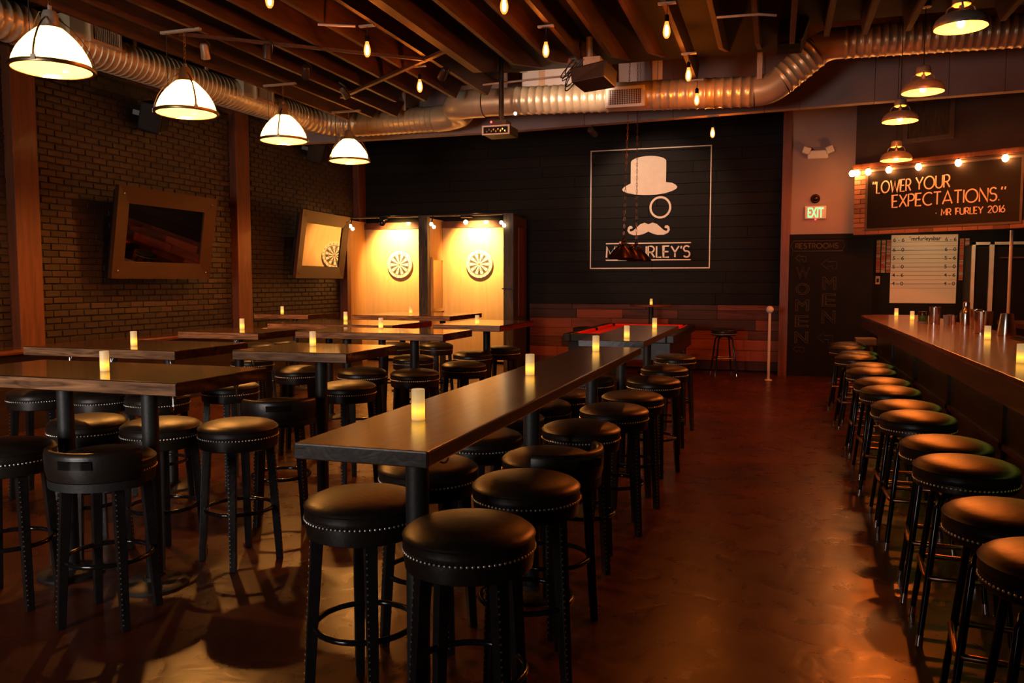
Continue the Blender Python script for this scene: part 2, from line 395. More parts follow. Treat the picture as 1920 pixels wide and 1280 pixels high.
# ------------------------------------------------------------------ lettering
def arc(cx, cy, rx, ry, a0, a1, n=14):
    return [(cx + rx * math.cos(math.radians(a0 + (a1 - a0) * i / n)), cy + ry * math.sin(math.radians(a0 + (a1 - a0) * i / n))) for i in range(n + 1)]
GLY = {
 'A': (0.78, [[(0, 0), (0.39, 1), (0.78, 0)], [(0.12, 0.27), (0.66, 0.27)]]),
 'C': (0.74, [arc(0.47, 0.5, 0.47, 0.5, 52, 308, 20)]),
 'E': (0.48, [[(0.48, 1), (0, 1), (0, 0), (0.48, 0)], [(0, 0.5), (0.42, 0.5)]]),
 'F': (0.46, [[(0.46, 1), (0, 1), (0, 0)], [(0, 0.5), (0.4, 0.5)]]),
 'I': (0.02, [[(0.01, 0), (0.01, 1)]]),
 'L': (0.42, [[(0, 1), (0, 0), (0.42, 0)]]),
 'M': (0.76, [[(0, 0), (0.06, 1), (0.38, 0.25), (0.7, 1), (0.76, 0)]]),
 'N': (0.64, [[(0, 0), (0, 1), (0.64, 0), (0.64, 1)]]),
 'O': (0.94, [arc(0.47, 0.5, 0.47, 0.5, 90, 450, 28)]),
 'P': (0.5, [[(0, 0), (0, 1), (0.22, 1)] + arc(0.24, 0.73, 0.26, 0.27, 90, -90, 12) + [(0, 0.46)]]),
 'R': (0.54, [[(0, 0), (0, 1), (0.22, 1)] + arc(0.24, 0.73, 0.26, 0.27, 90, -90, 12) + [(0, 0.46)], [(0.24, 0.46), (0.54, 0)]]),
 'S': (0.52, [arc(0.26, 0.755, 0.24, 0.245, 30, 240, 12) + arc(0.26, 0.27, 0.26, 0.27, 75, -150, 14)]),
 'T': (0.62, [[(0, 1), (0.62, 1)], [(0.31, 1), (0.31, 0)]]),
 'U': (0.62, [[(0, 1), (0, 0.31)] + arc(0.31, 0.31, 0.31, 0.31, 180, 360, 14) + [(0.62, 1)]]),
 'W': (1.0, [[(0, 1), (0.26, 0), (0.5, 0.85), (0.74, 0), (1.0, 1)]]),
 'X': (0.64, [[(0, 0), (0.64, 1)], [(0, 1), (0.64, 0)]]),
 'Y': (0.66, [[(0, 1), (0.33, 0.45), (0.66, 1)], [(0.33, 0.45), (0.33, 0)]]),
 '0': (0.66, [arc(0.33, 0.5, 0.33, 0.5, 90, 450, 24)]),
 '1': (0.16, [[(0, 0.82), (0.15, 1), (0.15, 0)]]),
 '2': (0.5, [arc(0.25, 0.74, 0.25, 0.26, 170, -30, 12) + [(0, 0), (0.5, 0)]]),
 '6': (0.54, [[(0.42, 1), (0.05, 0.42)] + arc(0.27, 0.28, 0.27, 0.28, 150, 510, 20)]),
 "'": (0.04, [[(0.04, 1), (0.0, 0.76)]]),
 '"': (0.3, [[(0.05, 1.02), (0.0, 0.8)], [(0.3, 1.02), (0.25, 0.8)]]),
 '.': (0.06, [[(0.0, 0.04), (0.07, 0.04)]]),
 '-': (0.14, [[(0, 0.42), (0.14, 0.42)]]),
 ' ': (0.42, []),
}
def stroke_text(mb, txt, fr, x0, y0, width, h, sw, gap=0.2, depth=0.004):
    W = sum(GLY[c][0] for c in txt) + gap * (len(txt) - 1)
    sx = width / W; x = 0
    for c in txt:
        w, strokes = GLY[c]
        for s in strokes:
            pts = [(x0 + (x + px) * sx, y0 + py * h) for px, py in s]
            closed = (Vector(pts[0]) - Vector(pts[-1])).length < 1e-6
            mb.ribbon(pts[:-1] if closed else pts, sw, fr, depth, closed)
        x += w + gap
    return mb
def stroke_words(t, mat_, txt, fr, x0, y0, width, h, sw, gap=0.2):
    W = sum(GLY[c][0] for c in txt) + gap * (len(txt) - 1); sx = width / W; x = 0
    for word in txt.split(' '):
        w = sum(GLY[c][0] for c in word) + gap * (len(word) - 1)
        stroke_text(MB(), word, fr, x0 + x * sx, y0, w * sx, h, sw, gap).build('lettering', mat_, t)
        x += w + 2 * gap + GLY[' '][0]
def font_text(mb, txt, fr, x0, y0, h, width=None, bold=0.0, outline=0.0, h_off=0.002):
    """built-in sans text as flat mesh (outline > 0: only the contour as a thin line)."""
    cu = bpy.data.curves.new('tmp', 'FONT'); cu.body = txt; cu.size = 1.0; cu.offset = bold; cu.resolution_u = 3
    if outline: cu.fill_mode = 'NONE'; cu.bevel_depth = outline / h; cu.bevel_resolution = 0
    ob = bpy.data.objects.new('tmp', cu); COL.objects.link(ob)
    dg = bpy.context.evaluated_depsgraph_get()
    me = bpy.data.meshes.new_from_object(ob.evaluated_get(dg))
    xs = [v.co.x for v in me.vertices]; ys = [v.co.y for v in me.vertices]
    O, ex, ez, nn = fr
    sy = h / max(1e-6, 0.7); lo = min(xs); sx = sy if width is None else width / max(1e-6, max(xs) - lo)
    mb.add([O + ex * (x0 + (v.co.x - lo) * sx) + ez * (y0 + v.co.y * sy) + nn * (h_off + v.co.z * sy) for v in me.vertices], [tuple(p.vertices) for p in me.polygons])
    bpy.data.objects.remove(ob); bpy.data.curves.remove(cu); bpy.data.meshes.remove(me)
    return mb

# ================================================================== ROOM
XL, XR, YF, YB = -7.67, 4.2, -3.0, 14.3  # most positions from here on were worked back from image pixels
struct(MB().box(XL - 0.3, YF - 0.3, -0.15, XR + 0.3, 16.2, 0.0).build('floor', 'floor'))

# left brick wall
wl = struct(MB().box(XL - 0.25, YF, 0, XL, 15.0, 5.0).build('wall_left', 'mortar'))
BRICKS = []
row = 0; z = 0.012
while z < 4.2:
    y = 2.2 + (0.105 if row % 2 else 0)
    while y < 14.25:
        dj = random.uniform(-0.004, 0.004)
        BRICKS.append((y, z + random.uniform(-0.002, 0.002), 0.197 + dj, 0.06 + random.uniform(-0.002, 0.002), 0.014 + random.uniform(-0.005, 0.006)))
        y += 0.21
    z += 0.074; row += 1
POSTS_Y = [(6.6, 6.9), (10.3, 10.62), (14.0, 14.28)]
def clear_of_posts(b): return all(b[0] + b[2] < a - 0.02 or b[0] > c + 0.02 for a, c in POSTS_Y)
vis = [b for b in BRICKS if 6.9 < b[0] < 10.3 and 1.05 < b[1] < 3.4 and clear_of_posts(b) and not (7.5 < b[0] < 9.7 and 1.45 < b[1] < 2.75)]
vis.sort(key=lambda b: b[0]); near = set(id(b) for b in vis[:300])
proto_b = [MB().box(0, -0.098, -0.03, d, 0.098, 0.03).build('brick', 'brick', bevel=0.004, link=False).data for d in (0.01, 0.014, 0.018)]
mbr = MB()
for b in BRICKS:
    if id(b) in near:
        o = bpy.data.objects.new('brick', random.choice(proto_b)); COL.objects.link(o); o.parent = wl
        o.location = (XL, b[0] + b[2] / 2, b[1] + b[3] / 2); o.scale = (1, b[2] / 0.197, b[3] / 0.06)
    else:
        x1 = XL + b[4]; y0, y1, z0, z1 = b[0], b[0] + b[2], b[1], b[1] + b[3]; e = 0.003
        mbr.add([(XL, y0, z0), (XL, y1, z0), (XL, y1, z1), (XL, y0, z1), (x1, y0 + e, z0 + e), (x1, y1 - e, z0 + e), (x1, y1 - e, z1 - e), (x1, y0 + e, z1 - e)],
                [(4, 5, 6, 7), (0, 1, 5, 4), (1, 2, 6, 5), (2, 3, 7, 6), (3, 0, 4, 7)])
stuff(mbr.build('brickwork', 'brick', wl))
for i, (a, c) in enumerate(POSTS_Y):
    o = MB().box(XL, a, 0, XL + 0.13, c, 4.6).build('trim_%d' % (i + 1), 'post', origin=(XL + 0.065, (a + c) / 2, 0), bevel=0.008)
    struct(o)
struct(MB().box(XL - 0.25, 2.95, 0, XL + 0.13, 3.2, 4.6).build('trim_4', 'post'))

# back wall with black planks and a reclaimed wood wainscot
wb = struct(MB().box(XL, YB, 0, 0.06, YB + 0.2, 5.0).build('wall_back', 'blackwall'))
z = 1.12; r = 0
while z < 4.7:
    h = 0.187; x = -4.25 if z < 2.5 else XL + 0.14
    while x < 0.05:
        L = random.uniform(1.6, 3.6); x1 = min(0.06, x + L)
        if 0.06 - x1 < 0.5: x1 = 0.06
        t = random.uniform(0.02, 0.026)
        MB().box(x + 0.002, YB - t, z + 0.002, x1 - 0.002, YB, z + h - 0.003).build('plank', 'plank_black', wb, bevel=0.003)
        x = x1
    z += h; r += 1
z = 0.02
while z < 1.1:
    h = random.choice((0.12, 0.155, 0.18)); h = min(h, 1.118 - z)
    if 1.118 - z - h < 0.06: h = 1.118 - z
    x = -4.25
    while x < 0.05:
        L = random.uniform(0.5, 1.5); x1 = min(0.06, x + L)
        if 0.06 - x1 < 0.3: x1 = 0.06
        t = random.uniform(0.022, 0.04)
        MB().box(x + 0.002, YB - t, z + 0.002, x1 - 0.002, YB, z + h - 0.003).build('plank', 'plank_red', wb, bevel=0.003)
        x = x1
    z += h
struct(MB().box(0.058, 13.82, 0, 0.19, 14.3, 4.9).build('trim_5', 'brownwood'))

# wall with the exit sign, black restroom panel below
we = struct(MB().box(0.19, 13.9, 0, 1.43, 14.8, 5.0).build('wall_exit', 'drywall'))  # exit wall and its fittings scaled about the camera to a nearer depth
MB().box(0.19, 13.87, 0, 1.43, 13.9, 2.24).build('lower_panel', 'blackwall', we)
MB().box(0.19, 13.85, 2.185, 1.43, 13.9, 2.26).build('panel_cap', 'blackwall', we)
struct(MB().box(1.43, 14.4, 0, XR, 14.8, 5.0).build('wall_backbar', 'blackwall'))
struct(MB().box(XR, YF, 0, XR + 0.2, 15.0, 5.0).build('wall_right', 'plaster_dark'))
# unseen front wall behind the camera; opening made for the added fill light
wf = struct(MB().box(XL, YF - 0.2, 0, -5.4, YF, 5.0).box(-3.0, YF - 0.2, 0, XR, YF, 5.0).box(-5.4, YF - 0.2, 2.7, -3.0, YF, 5.0).box(-5.4, YF - 0.2, 0, -3.0, YF, 0.8).build('wall_front', 'plaster_dark'))

# angled bar wall over the back bar: local axis s along SD, normal towards the room SN
SO = Vector((1.12, 13.3, 0)); SD = Vector((0.861, -0.509, 0)).normalized(); SN = Vector((-0.509, -0.861, 0)).normalized(); UZ = Vector((0, 0, 1))
def sp(s, z, n=0.0): return SO + SD * s + UZ * z + SN * n
wsn = struct(MB().obox(sp(1.66, 3.4, -0.1), SD, SN, UZ, 3.4, 0.2, 2.4).build('wall_sign', 'plaster_dark'))
# brick strip left of the sign and soldier course below it
z = 2.31; k = 0
while z < 3.1:
    for (a, b) in (((-0.035, 0.06), (0.065, 0.165)) if k % 2 else ((-0.035, 0.165),)):
        MB().obox(sp((a + b) / 2, z + 0.033, 0.011), SD, SN, UZ, b - a - 0.004, 0.022, 0.062).build('brick', 'brick2', wsn, bevel=0.003)
    z += 0.07; k += 1
s = -0.03
while s < 2.9:
    MB().obox(sp(s + 0.095, 2.253, 0.014), SD, SN, UZ, 0.186, 0.03, 0.1).build('brick', 'brick2', wsn, bevel=0.004)
    s += 0.19
MB().obox(sp(1.4, 3.2, 0.03), SD, SN, UZ, 2.9, 0.06, 0.07).build('ledge', 'brownwood', wsn)

# header across the room in front of the alcove, in panels
HY = 11.6
def hz(x): return 3.71 if x < -3.9 else 3.71 + (x + 3.9) * 0.0193
hd = struct(MB().box(XL, HY + 0.03, 4.0, XR, HY + 0.15, 5.0).build('wall_header', 'drywall'))
xs = [XL, -6.4, -5.15, -3.9, -2.65, -1.4, -0.2, 0.25, 1.15, 2.0, 2.62, 3.4, XR]
for a, b in zip(xs[:-1], xs[1:]):
    p = [(a + 0.003, HY, hz(a)), (b - 0.003, HY, hz(b)), (b - 0.003, HY + 0.15, hz(b)), (a + 0.003, HY + 0.15, hz(a)), (a + 0.003, HY, 4.95), (b - 0.003, HY, 4.95), (b - 0.003, HY + 0.15, 4.95), (a + 0.003, HY + 0.15, 4.95)]
    MB().hexa(p).build('panel', 'drywall', hd)

# ceiling: roof deck, joists, braces
ce = struct(MB().box(XL, YF, 4.09, -3.45, 10.3, 4.2).box(-3.45, YF, 4.09, 0.25, 9.85, 4.2).box(0.25, YF, 4.09, XR, 8.95, 4.2).box(XL, 8.85, 4.9, XR, 15.0, 5.0).box(XL, 10.2, 4.2, -3.45, 10.3, 4.9).box(-3.45, 9.75, 4.2, 0.25, 9.85, 4.9).box(0.25, 8.85, 4.2, XR, 8.95, 4.9).build('ceiling', 'roof'))
JX = [-7.35, -5.95, -5.57, -5.19, -4.8, -4.38, -3.97, -3.54, -3.17, -2.77, -2.36, -2.03, -1.7, -1.29, -0.95, -0.58, -0.23, 0.1, 0.41, 0.75, 1.12, 1.5, 1.9, 2.3, 2.7, 3.1, 3.5, 3.9]
for x in JX:
    w = 0.1 if x == -3.17 else 0.046; zb = 3.80 if x == -3.17 else 3.85 + random.uniform(-0.012, 0.012)
    y1 = 11.0 if -6.1 < x < -5.0 else (10.19 if x < -3.45 else (10.2 if x == -0.95 else (9.74 if x < 0.25 else 8.84)))
    cut = 1.1 if -3.45 < x < 0.25 and x != -0.95 else 0.25
    MB().hexa([(x - w / 2, YF, zb), (x + w / 2, YF, zb), (x + w / 2, y1 - cut, zb), (x - w / 2, y1 - cut, zb), (x - w / 2, YF, 4.09), (x + w / 2, YF, 4.09), (x + w / 2, y1, 4.09), (x - w / 2, y1, 4.09)]).build('joist', 'joist', ce)
MB().beam((-5.28, 9.39, 3.835), (-3.2, 7.83, 3.835), 0.05, 0.03).build('brace', 'joist', ce)
MB().beam((-5.4, 6.56, 3.835), (-3.55, 8.1, 3.835), 0.03, 0.03).build('brace', 'joist', ce)

# ================================================================== AIR DUCT
def sweep(path, r, rib=0.1, smooth_only=False):
    """tube along a path with raised ribs every `rib` metres."""
    P = [Vector(p) for p in path]; pts = []; rs = []
    if smooth_only: return MB().tube(P, r, 28, caps=False)
    acc = 0.0
    for a, b in zip(P[:-1], P[1:]):
        L = (b - a).length; n = max(1, int(L / rib)); st = L / n
        for i in range(n):
            for f, dr in ((0.02, 0), (0.34, 0), (0.42, 0.008), (0.58, 0.008), (0.66, 0)):
                pts.append(a + (b - a) * ((i + f) / n)); rs.append(r + dr)
    pts = [P[0]] + pts + [P[-1]]; rs = [r] + rs + [r]
    return MB().tube(pts, rs, 28, caps=False)
def bend(a, c, b, n=9):
    a, c, b = Vector(a), Vector(c), Vector(b)
    return [a * (1 - t) ** 2 + c * 2 * t * (1 - t) + b * t * t for t in [i / n for i in range(n + 1)]]
R = 0.178
duct = thing('air_duct', 'silver spiral air duct running under the ceiling along two walls', 'air duct', (-6.6, 11.0, 3.9))
XD = -6.62
sec = lambda path, **k: sweep(path, R, **k)
sec([(XD, YF + 0.1, 3.84), (XD, 6.35, 3.84)]).build('duct_section', 'duct', duct, smooth=50)
sec([(XD, 6.35, 3.84), (XD, 9.0, 3.88)], rib=0.08).build('duct_section', 'duct', duct, smooth=50)
sec([(XD, 9.0, 3.88), (XD, 10.55, 3.9)], rib=0.08).build('duct_section', 'duct', duct, smooth=50)
sweep(bend((XD, 10.55, 3.9), (XD, 11.2, 3.88), (-6.0, 11.2, 3.87)), R, rib=0.09).build('elbow', 'duct', duct, smooth=50)
sec([(-6.0, 11.2, 3.87), (-4.75, 11.2, 3.87)], rib=0.08).build('duct_section', 'duct', duct, smooth=50)
sweep(bend((-4.75, 11.2, 3.87), (-4.2, 11.2, 3.9), (-4.25, 10.72, 3.9), 6) + bend((-4.25, 10.72, 3.9), (-4.2, 10.5, 3.9), (-3.75, 10.5, 3.89), 6), R * 1.06, smooth_only=True).build('elbow', 'duct_smooth', duct, smooth=60)
sec([(-3.75, 10.5, 3.89), (-3.35, 10.5, 3.885)], smooth_only=True).build('duct_section', 'duct_smooth', duct, smooth=60)
sec([(-3.35, 10.5, 3.885), (-2.05, 10.5, 3.85)], rib=0.1).build('duct_section', 'duct', duct, smooth=50)
sec([(-2.05, 10.5, 3.85), (-1.55, 10.5, 3.84)], smooth_only=True).build('duct_section', 'duct_smooth', duct, smooth=60)
sec([(-1.55, 10.5, 3.84), (-0.3, 10.5, 3.8)], rib=0.1).build('duct_section', 'duct', duct, smooth=50)
sweep(bend((-0.3, 10.5, 3.8), (-0.12, 10.5, 3.8), (0.0, 10.5, 3.9), 4), R, smooth_only=True).build('elbow', 'duct_smooth', duct, smooth=60)
sec([(0.0, 10.5, 3.9), (0.4, 10.5, 4.22)], rib=0.085).build('duct_section', 'duct', duct, smooth=50)
sweep(bend((0.4, 10.5, 4.22), (0.5, 10.5, 4.3), (0.68, 10.5, 4.29), 4), R, smooth_only=True).build('elbow', 'duct_smooth', duct, smooth=60)
sec([(0.68, 10.5, 4.29), (4.1, 10.5, 4.24)], rib=0.085).build('duct_section', 'duct', duct, smooth=50)
def register_box(y0, y1, z0, z1, x1, m):
    MB().box(x1 - 0.3, y0 - 0.22, z0 - 0.0, x1 - 0.03, y1 + 0.02, z1).build('register_box', 'duct_smooth', duct)
    fr_ = MB().box(x1 - 0.03, y0, z0, x1, y1, z0 + 0.03).box(x1 - 0.03, y0, z1 - 0.03, x1, y1, z1).box(x1 - 0.03, y0, z0 + 0.03, x1, y0 + 0.03, z1 - 0.03).box(x1 - 0.03, y1 - 0.03, z0 + 0.03, x1, y1, z1 - 0.03)
    fr_.build('grille_frame', m, duct)
    s_ = MB(); k = 0; y = y0 + 0.04
    while y < y1 - 0.03:
        s_.box(x1 - 0.028, y, z0 + 0.03, x1 - 0.008, y + 0.008, z1 - 0.03); y += 0.024
    stuff(s_.build('grille_slats', m, duct))
    MB().box(x1 - 0.035, y0 + 0.02, z0 + 0.02, x1 - 0.029, y1 - 0.02, z1 - 0.02).build('grille_back', 'dark', duct)
register_box(6.5, 6.9, 3.84, 4.05, -6.38, 'grille_wood')
register_box(9.17, 9.56, 3.84, 4.05, -6.38, 'grille_wood')
MB().box(-2.07, 10.27, 3.68, -1.585, 10.45, 3.9).build('register_box', 'duct_smooth', duct)
g = MB()
for (a, b, c, d) in ((-2.07, -1.585, 3.665, 3.70), (-2.07, -1.585, 3.88, 3.915), (-2.07, -2.03, 3.70, 3.88), (-1.625, -1.585, 3.70, 3.88)): g.box(a, 10.24, c, b, 10.27, d)
g.build('grille_frame', 'white', duct)
g = MB(); x = -2.022
while x < -1.63: g.box(x, 10.245, 3.70, x + 0.006, 10.262, 3.88); x += 0.0215
for q in range(1, 8): g.box(-2.03, 10.25, 3.70 + q * 0.0225, -1.625, 10.255, 3.703 + q * 0.0225)
stuff(g.build('grille_slats', 'white', duct))
MB().box(-2.04, 10.264, 3.69, -1.62, 10.269, 3.89).build('grille_back', 'dark', duct)
for (x, y, z0, z1, w) in ((-1.5, 10.3, 3.98, 4.5, 0.06), (-1.43, 10.3, 3.98, 4.34, 0.05), (-0.27, 10.3, 3.9, 4.55, 0.06), (-5.2, 11.0, 3.98, 4.3, 0.05), (1.35, 10.3, 4.4, 4.9, 0.05)):
    MB().box(x, y, z0, x + w, y + 0.012, z1).build('hanger_strap', 'strap', duct)
for y in (5.0, 7.2, 8.35, 9.95):
    MB().box(XD + 0.1, y, 3.9, XD + 0.112, y + 0.05, 4.09).build('hanger_strap', 'strap', duct)

# ================================================================== STOOLS
def seat_mesh(t, low=0.625, R_=0.21, key='vinyl'):
    pr = [(0.0001, 0.774), (0.06, 0.772), (0.12, 0.766), (0.165, 0.757), (0.19, 0.747), (0.202, 0.738), (0.207, 0.733), (0.21, 0.728), (0.207, 0.7235), (0.206, 0.721), (0.208, 0.705), (0.208, 0.69), (0.2, 0.682), (0.0001, 0.682)]
    pr = [(r_ * R_ / 0.21, z_) for r_, z_ in pr]
    MB().lathe(pr, 40).build('seat', key, t, smooth=50, local=True)
def nail_ring(t, z, R_, n):
    mb = MB()
    for i in range(n):
        a = 2 * PI * i / n; c = Vector((math.cos(a), math.sin(a), 0)); s_ = Vector((-c.y, c.x, 0))
        p = c * R_ + Vector((0, 0, z)); r_ = 0.0052
        tip = p + c * 0.0038; o = len(mb.v); k = 6
        for j in range(k):
            b = 2 * PI * j / k; mb.v.append(tuple(p + (s_ * math.cos(b) + UZ * math.sin(b)) * r_))
        for j in range(k):
            b = 2 * PI * j / k; mb.v.append(tuple(p + c * 0.003 + (s_ * math.cos(b) + UZ * math.sin(b)) * r_ * 0.6))
        for j in range(k): mb.face((o + j, o + (j + 1) % k, o + k + (j + 1) % k, o + k + j))
        mb.face([o + k + j for j in range(k)])
    stuff(mb.build('nailhead_trim', 'nail', t, smooth=70, local=True))
def wooden_stool():
    t = thing('bar_stool', 'x', 'stool')
    seat_mesh(t)
    MB().lathe([(0.0001, 0.69), (0.2045, 0.69), (0.2045, 0.66), (0.201, 0.628), (0.19, 0.622), (0.0001, 0.622)], 40).build('seat_apron', 'vinyl', t, smooth=40, local=True)
    nail_ring(t, 0.6855, 0.2085, 78)
    for i in range(4):
        a = PI / 4 + i * PI / 2; c = Vector((math.cos(a), math.sin(a), 0)); s_ = Vector((-c.y, c.x, 0))
        top = c * 0.165 + UZ * 0.63; bot = c * 0.205; m_ = MB()
        w0, w1 = 0.022, 0.017; vs = []
        for p, w in ((bot, w1), (top, w0)):
            vs += [p - c * w - s_ * w, p + c * w - s_ * w, p + c * w + s_ * w, p - c * w + s_ * w]
        lg = m_.hexa(vs).build('leg', 'blackwood', t, bevel=0.003, local=True)
        nb = MB()
        for k in range(26):
            f = 0.05 + 0.9 * k / 25; p = bot.lerp(top, f); w = w1 + (w0 - w1) * f
            q = p + c * (w + 0.0005) - s_ * (w - 0.006)
            nb.obox(q, c, s_, UZ, 0.003, 0.0055, 0.0055)
        nb = nb.build('leg_nails', 'nail', lg, local=True); stuff(nb)
    MB().tube([(0.178 * math.cos(2 * PI * i / 36), 0.178 * math.sin(2 * PI * i / 36), 0.29) for i in range(36)], 0.011, 8, closed=True).build('foot_ring', 'gloss_black', t, smooth=60, local=True)
    return t
def backed_stool():
    t = wooden_stool(); t.name = 'low_back_stool'
    pr = [(0.206, 0.69), (0.206, 0.77), (0.212, 0.788), (0.225, 0.794), (0.238, 0.788), (0.243, 0.77), (0.24, 0.70), (0.232, 0.665), (0.206, 0.66)]
    MB().lathe(pr + [pr[0]], 26, a0=-PI / 2 - 1.15, a1=-PI / 2 + 1.15).build('backrest', 'vinyl', t, smooth=50, local=True)
    b = MB(); 
    for i in range(9):
        a = -PI / 2 - 0.3 + 0.6 * i / 8; b.v.append((0.2415 * math.cos(a), 0.2415 * math.sin(a), 0.762)); b.v.append((0.2465 * math.cos(a), 0.2465 * math.sin(a), 0.762)); b.v.append((0.2465 * math.cos(a), 0.2465 * math.sin(a), 0.725)); b.v.append((0.2415 * math.cos(a), 0.2415 * math.sin(a), 0.725))
    for i in range(8):
        o = 4 * i
        for j in range(4): b.face((o + j, o + (j + 1) % 4, o + 4 + (j + 1) % 4, o + 4 + j))
    b.build('back_handle', 'gloss_black', t, smooth=40, local=True)
    MB().lathe([(0.2, 0.66), (0.233, 0.662), (0.231, 0.625), (0.2, 0.622), (0.2, 0.66)], 26, a0=-PI / 2 - 1.2, a1=-PI / 2 + 1.2).build('back_band', 'darkpost', t, smooth=40, local=True)
    return t
def metal_stool():
    t = thing('metal_bar_stool', 'x', 'stool')
    seat_mesh(t, R_=0.205)
    MB().lathe([(0.0001, 0.69), (0.198, 0.69), (0.198, 0.655), (0.19, 0.648), (0.0001, 0.648)], 36).build('seat_apron', 'vinyl', t, smooth=40, local=True)
    nail_ring(t, 0.674, 0.2005, 74)
    MB().lathe([(0.0001, 0.65), (0.1, 0.65), (0.105, 0.635), (0.09, 0.62), (0.0001, 0.62)], 24).build('swivel_plate', 'chrome', t, smooth=40, local=True)
    for i in range(4):
        a = PI / 4 + i * PI / 2; c = Vector((math.cos(a), math.sin(a), 0))
        pts = [c * 0.06 + UZ * 0.625, c * 0.115 + UZ * 0.622, c * 0.145 + UZ * 0.606, c * 0.16 + UZ * 0.57, c * 0.2 + UZ * 0.28, c * 0.238 + UZ * 0.025]
        lg = MB().tube(pts, [0.0135] * 5 + [0.0125], 10).build('leg', 'gloss_black', t, smooth=60, local=True)
        MB().tube([c * 0.2352 + UZ * 0.045, c * 0.2415 + UZ * 0.0], [0.0142, 0.016], 10).build('foot_cap', 'chrome', lg, smooth=60, local=True)
    q = 0.152
    cs = [(q - 0.02, -q, 0.285), (q, -q + 0.02, 0.285), (q, q - 0.02, 0.285), (q - 0.02, q, 0.285), (-q + 0.02, q, 0.285), (-q, q - 0.02, 0.285), (-q, -q + 0.02, 0.285), (-q + 0.02, -q, 0.285)]
    MB().tube(cs, 0.0115, 8, closed=True).build('footrest', 'bronze_rail', t, smooth=60, local=True)
    return t
PA, PC, PB = wooden_stool(), backed_stool(), metal_stool()
ORD = ['nearest', 'second', 'third', 'fourth', 'fifth', 'sixth', 'seventh', 'eighth', 'ninth', 'tenth', 'eleventh', 'twelfth', 'thirteenth', 'fourteenth']
G1 = 'stools along the long narrow table'
for i, (x, y) in enumerate([(-0.9, 2.36), (-0.9, 2.98), (-0.94, 3.46), (-0.97, 4.22), (-0.92, 4.89), (-0.91, 5.5)]):
    lb = '%s stool from the front on the aisle side of the long narrow table' % ORD[i]
    if i == 2: place('C', PC, (x, y, 0), 1.1, 'low-backed black stool on the aisle side of the long narrow table', G1)
    else: place('A', PA, (x, y, 0), random.uniform(-0.25, 0.25) + 0.2, 'black padded ' + lb, G1)
for i, (x, y) in enumerate([(-1.38, 2.57), (-1.38, 3.14), (-1.4, 3.85), (-1.45, 4.44), (-1.42, 4.96), (-1.39, 5.5)]):
    place('A', PA, (x, y, 0), random.uniform(-0.3, 0.3), 'black padded %s stool from the front on the left side of the long narrow table' % ORD[i], G1)
G2 = 'stools around the second narrow table'
for (x, y, lb) in [(-0.9, 6.44, 'black stool at the near right corner of the second narrow table'), (-1.42, 6.4, 'black stool at the near left corner of the second narrow table'),
                   (-0.93, 7.34, 'black stool midway along the right side of the second narrow table'), (-0.97, 8.5, 'black stool beyond the far right end of the second narrow table')]:
    place('A', PA, (x, y, 0), random.uniform(-0.4, 0.4), lb, G2)
G3 = 'stools around the square high tables'
LS = [(-3.43, 2.9, 'black nailhead stool cut by the left edge, front of the nearest high table'),
      (-3.63, 3.58, 'leftmost black stool behind the nearest high table'), (-3.17, 3.62, 'middle black stool behind the nearest high table'),
      (-2.75, 3.72, 'black stool with tan sheen just right of the nearest high table corner'),
      (-4.95, 4.46, 'leftmost black stool under the front of the brown second left table'), (-4.45, 4.5, 'middle black stool under the front of the brown second left table'),
      (-4.0, 4.54, 'rightmost black stool under the front of the brown second left table'), (-3.87, 5.15, 'black stool behind the right corner of the second left table'),
      (-3.03, 5.42, 'black stool behind the single-post table with three stools beyond'),
      (-3.99, 6.28, 'leftmost of three black stools in front of the knotty-edged table'), (-3.4, 6.33, 'middle of three black stools in front of the knotty-edged table'),
      (-2.91, 6.35, 'rightmost of three black stools in front of the knotty-edged table'), (-2.76, 7.12, 'black stool behind the right corner of the knotty-edged table'),
      (-3.5, 7.6, 'black stool left of the table nearest the dartboards'), (-3.09, 8.22, 'black stool in front of the post nearest the dartboards'),
      (-3.0, 8.96, 'black stool furthest right below the right-hand dartboard'), (-4.44, 9.12, 'left black stool before the long table under the dartboards'),
      (-3.95, 9.25, 'right black stool before the long table under the dartboards'), (-6.05, 8.6, 'black stool half hidden behind the third left table, nearer one'),
      (-6.1, 9.14, 'black stool half hidden behind the third left table, further one'), (-4.95, 6.95, 'black stool behind the middle of the third left table')]
for (x, y, lb) in LS: place('A', PA, (x, y, 0), random.uniform(-0.5, 0.5), lb, G3)
place('C', PC, (-2.83, 2.88, 0), 0.25, 'low-backed black stool in front of the nearest high table', G3)
place('C', PC, (-2.97, 4.44, 0), 0.55, 'low-backed black stool with bright grip before the single-post table', G3)
G4 = 'metal-legged stools along the bar'
for i, (x, y) in enumerate([(0.77, 2.58), (0.76, 3.06), (0.78, 3.83), (0.79, 4.31), (0.79, 5.12), (0.79, 5.57), (0.79, 6.32), (0.8, 6.86), (0.8, 7.65), (0.84, 8.12), (0.8, 9.06), (0.86, 9.48), (0.82, 10.37), (0.86, 10.85)]):
    place('B', PB, (x, y, 0), random.uniform(-0.15, 0.15) - 0.05, 'black metal-legged stool at the bar counter, %s from the front' % ORD[i], G4)
place('B', PB, (-0.78, 13.6, 0), 0.3, 'lone black metal stool standing against the red plank wainscot', 'metal stools by the back wall')
place('B', PB, (-3.0, 13.3, 0), 0.2, 'black metal stool beside the left corner of the pool table', 'metal stools by the back wall')
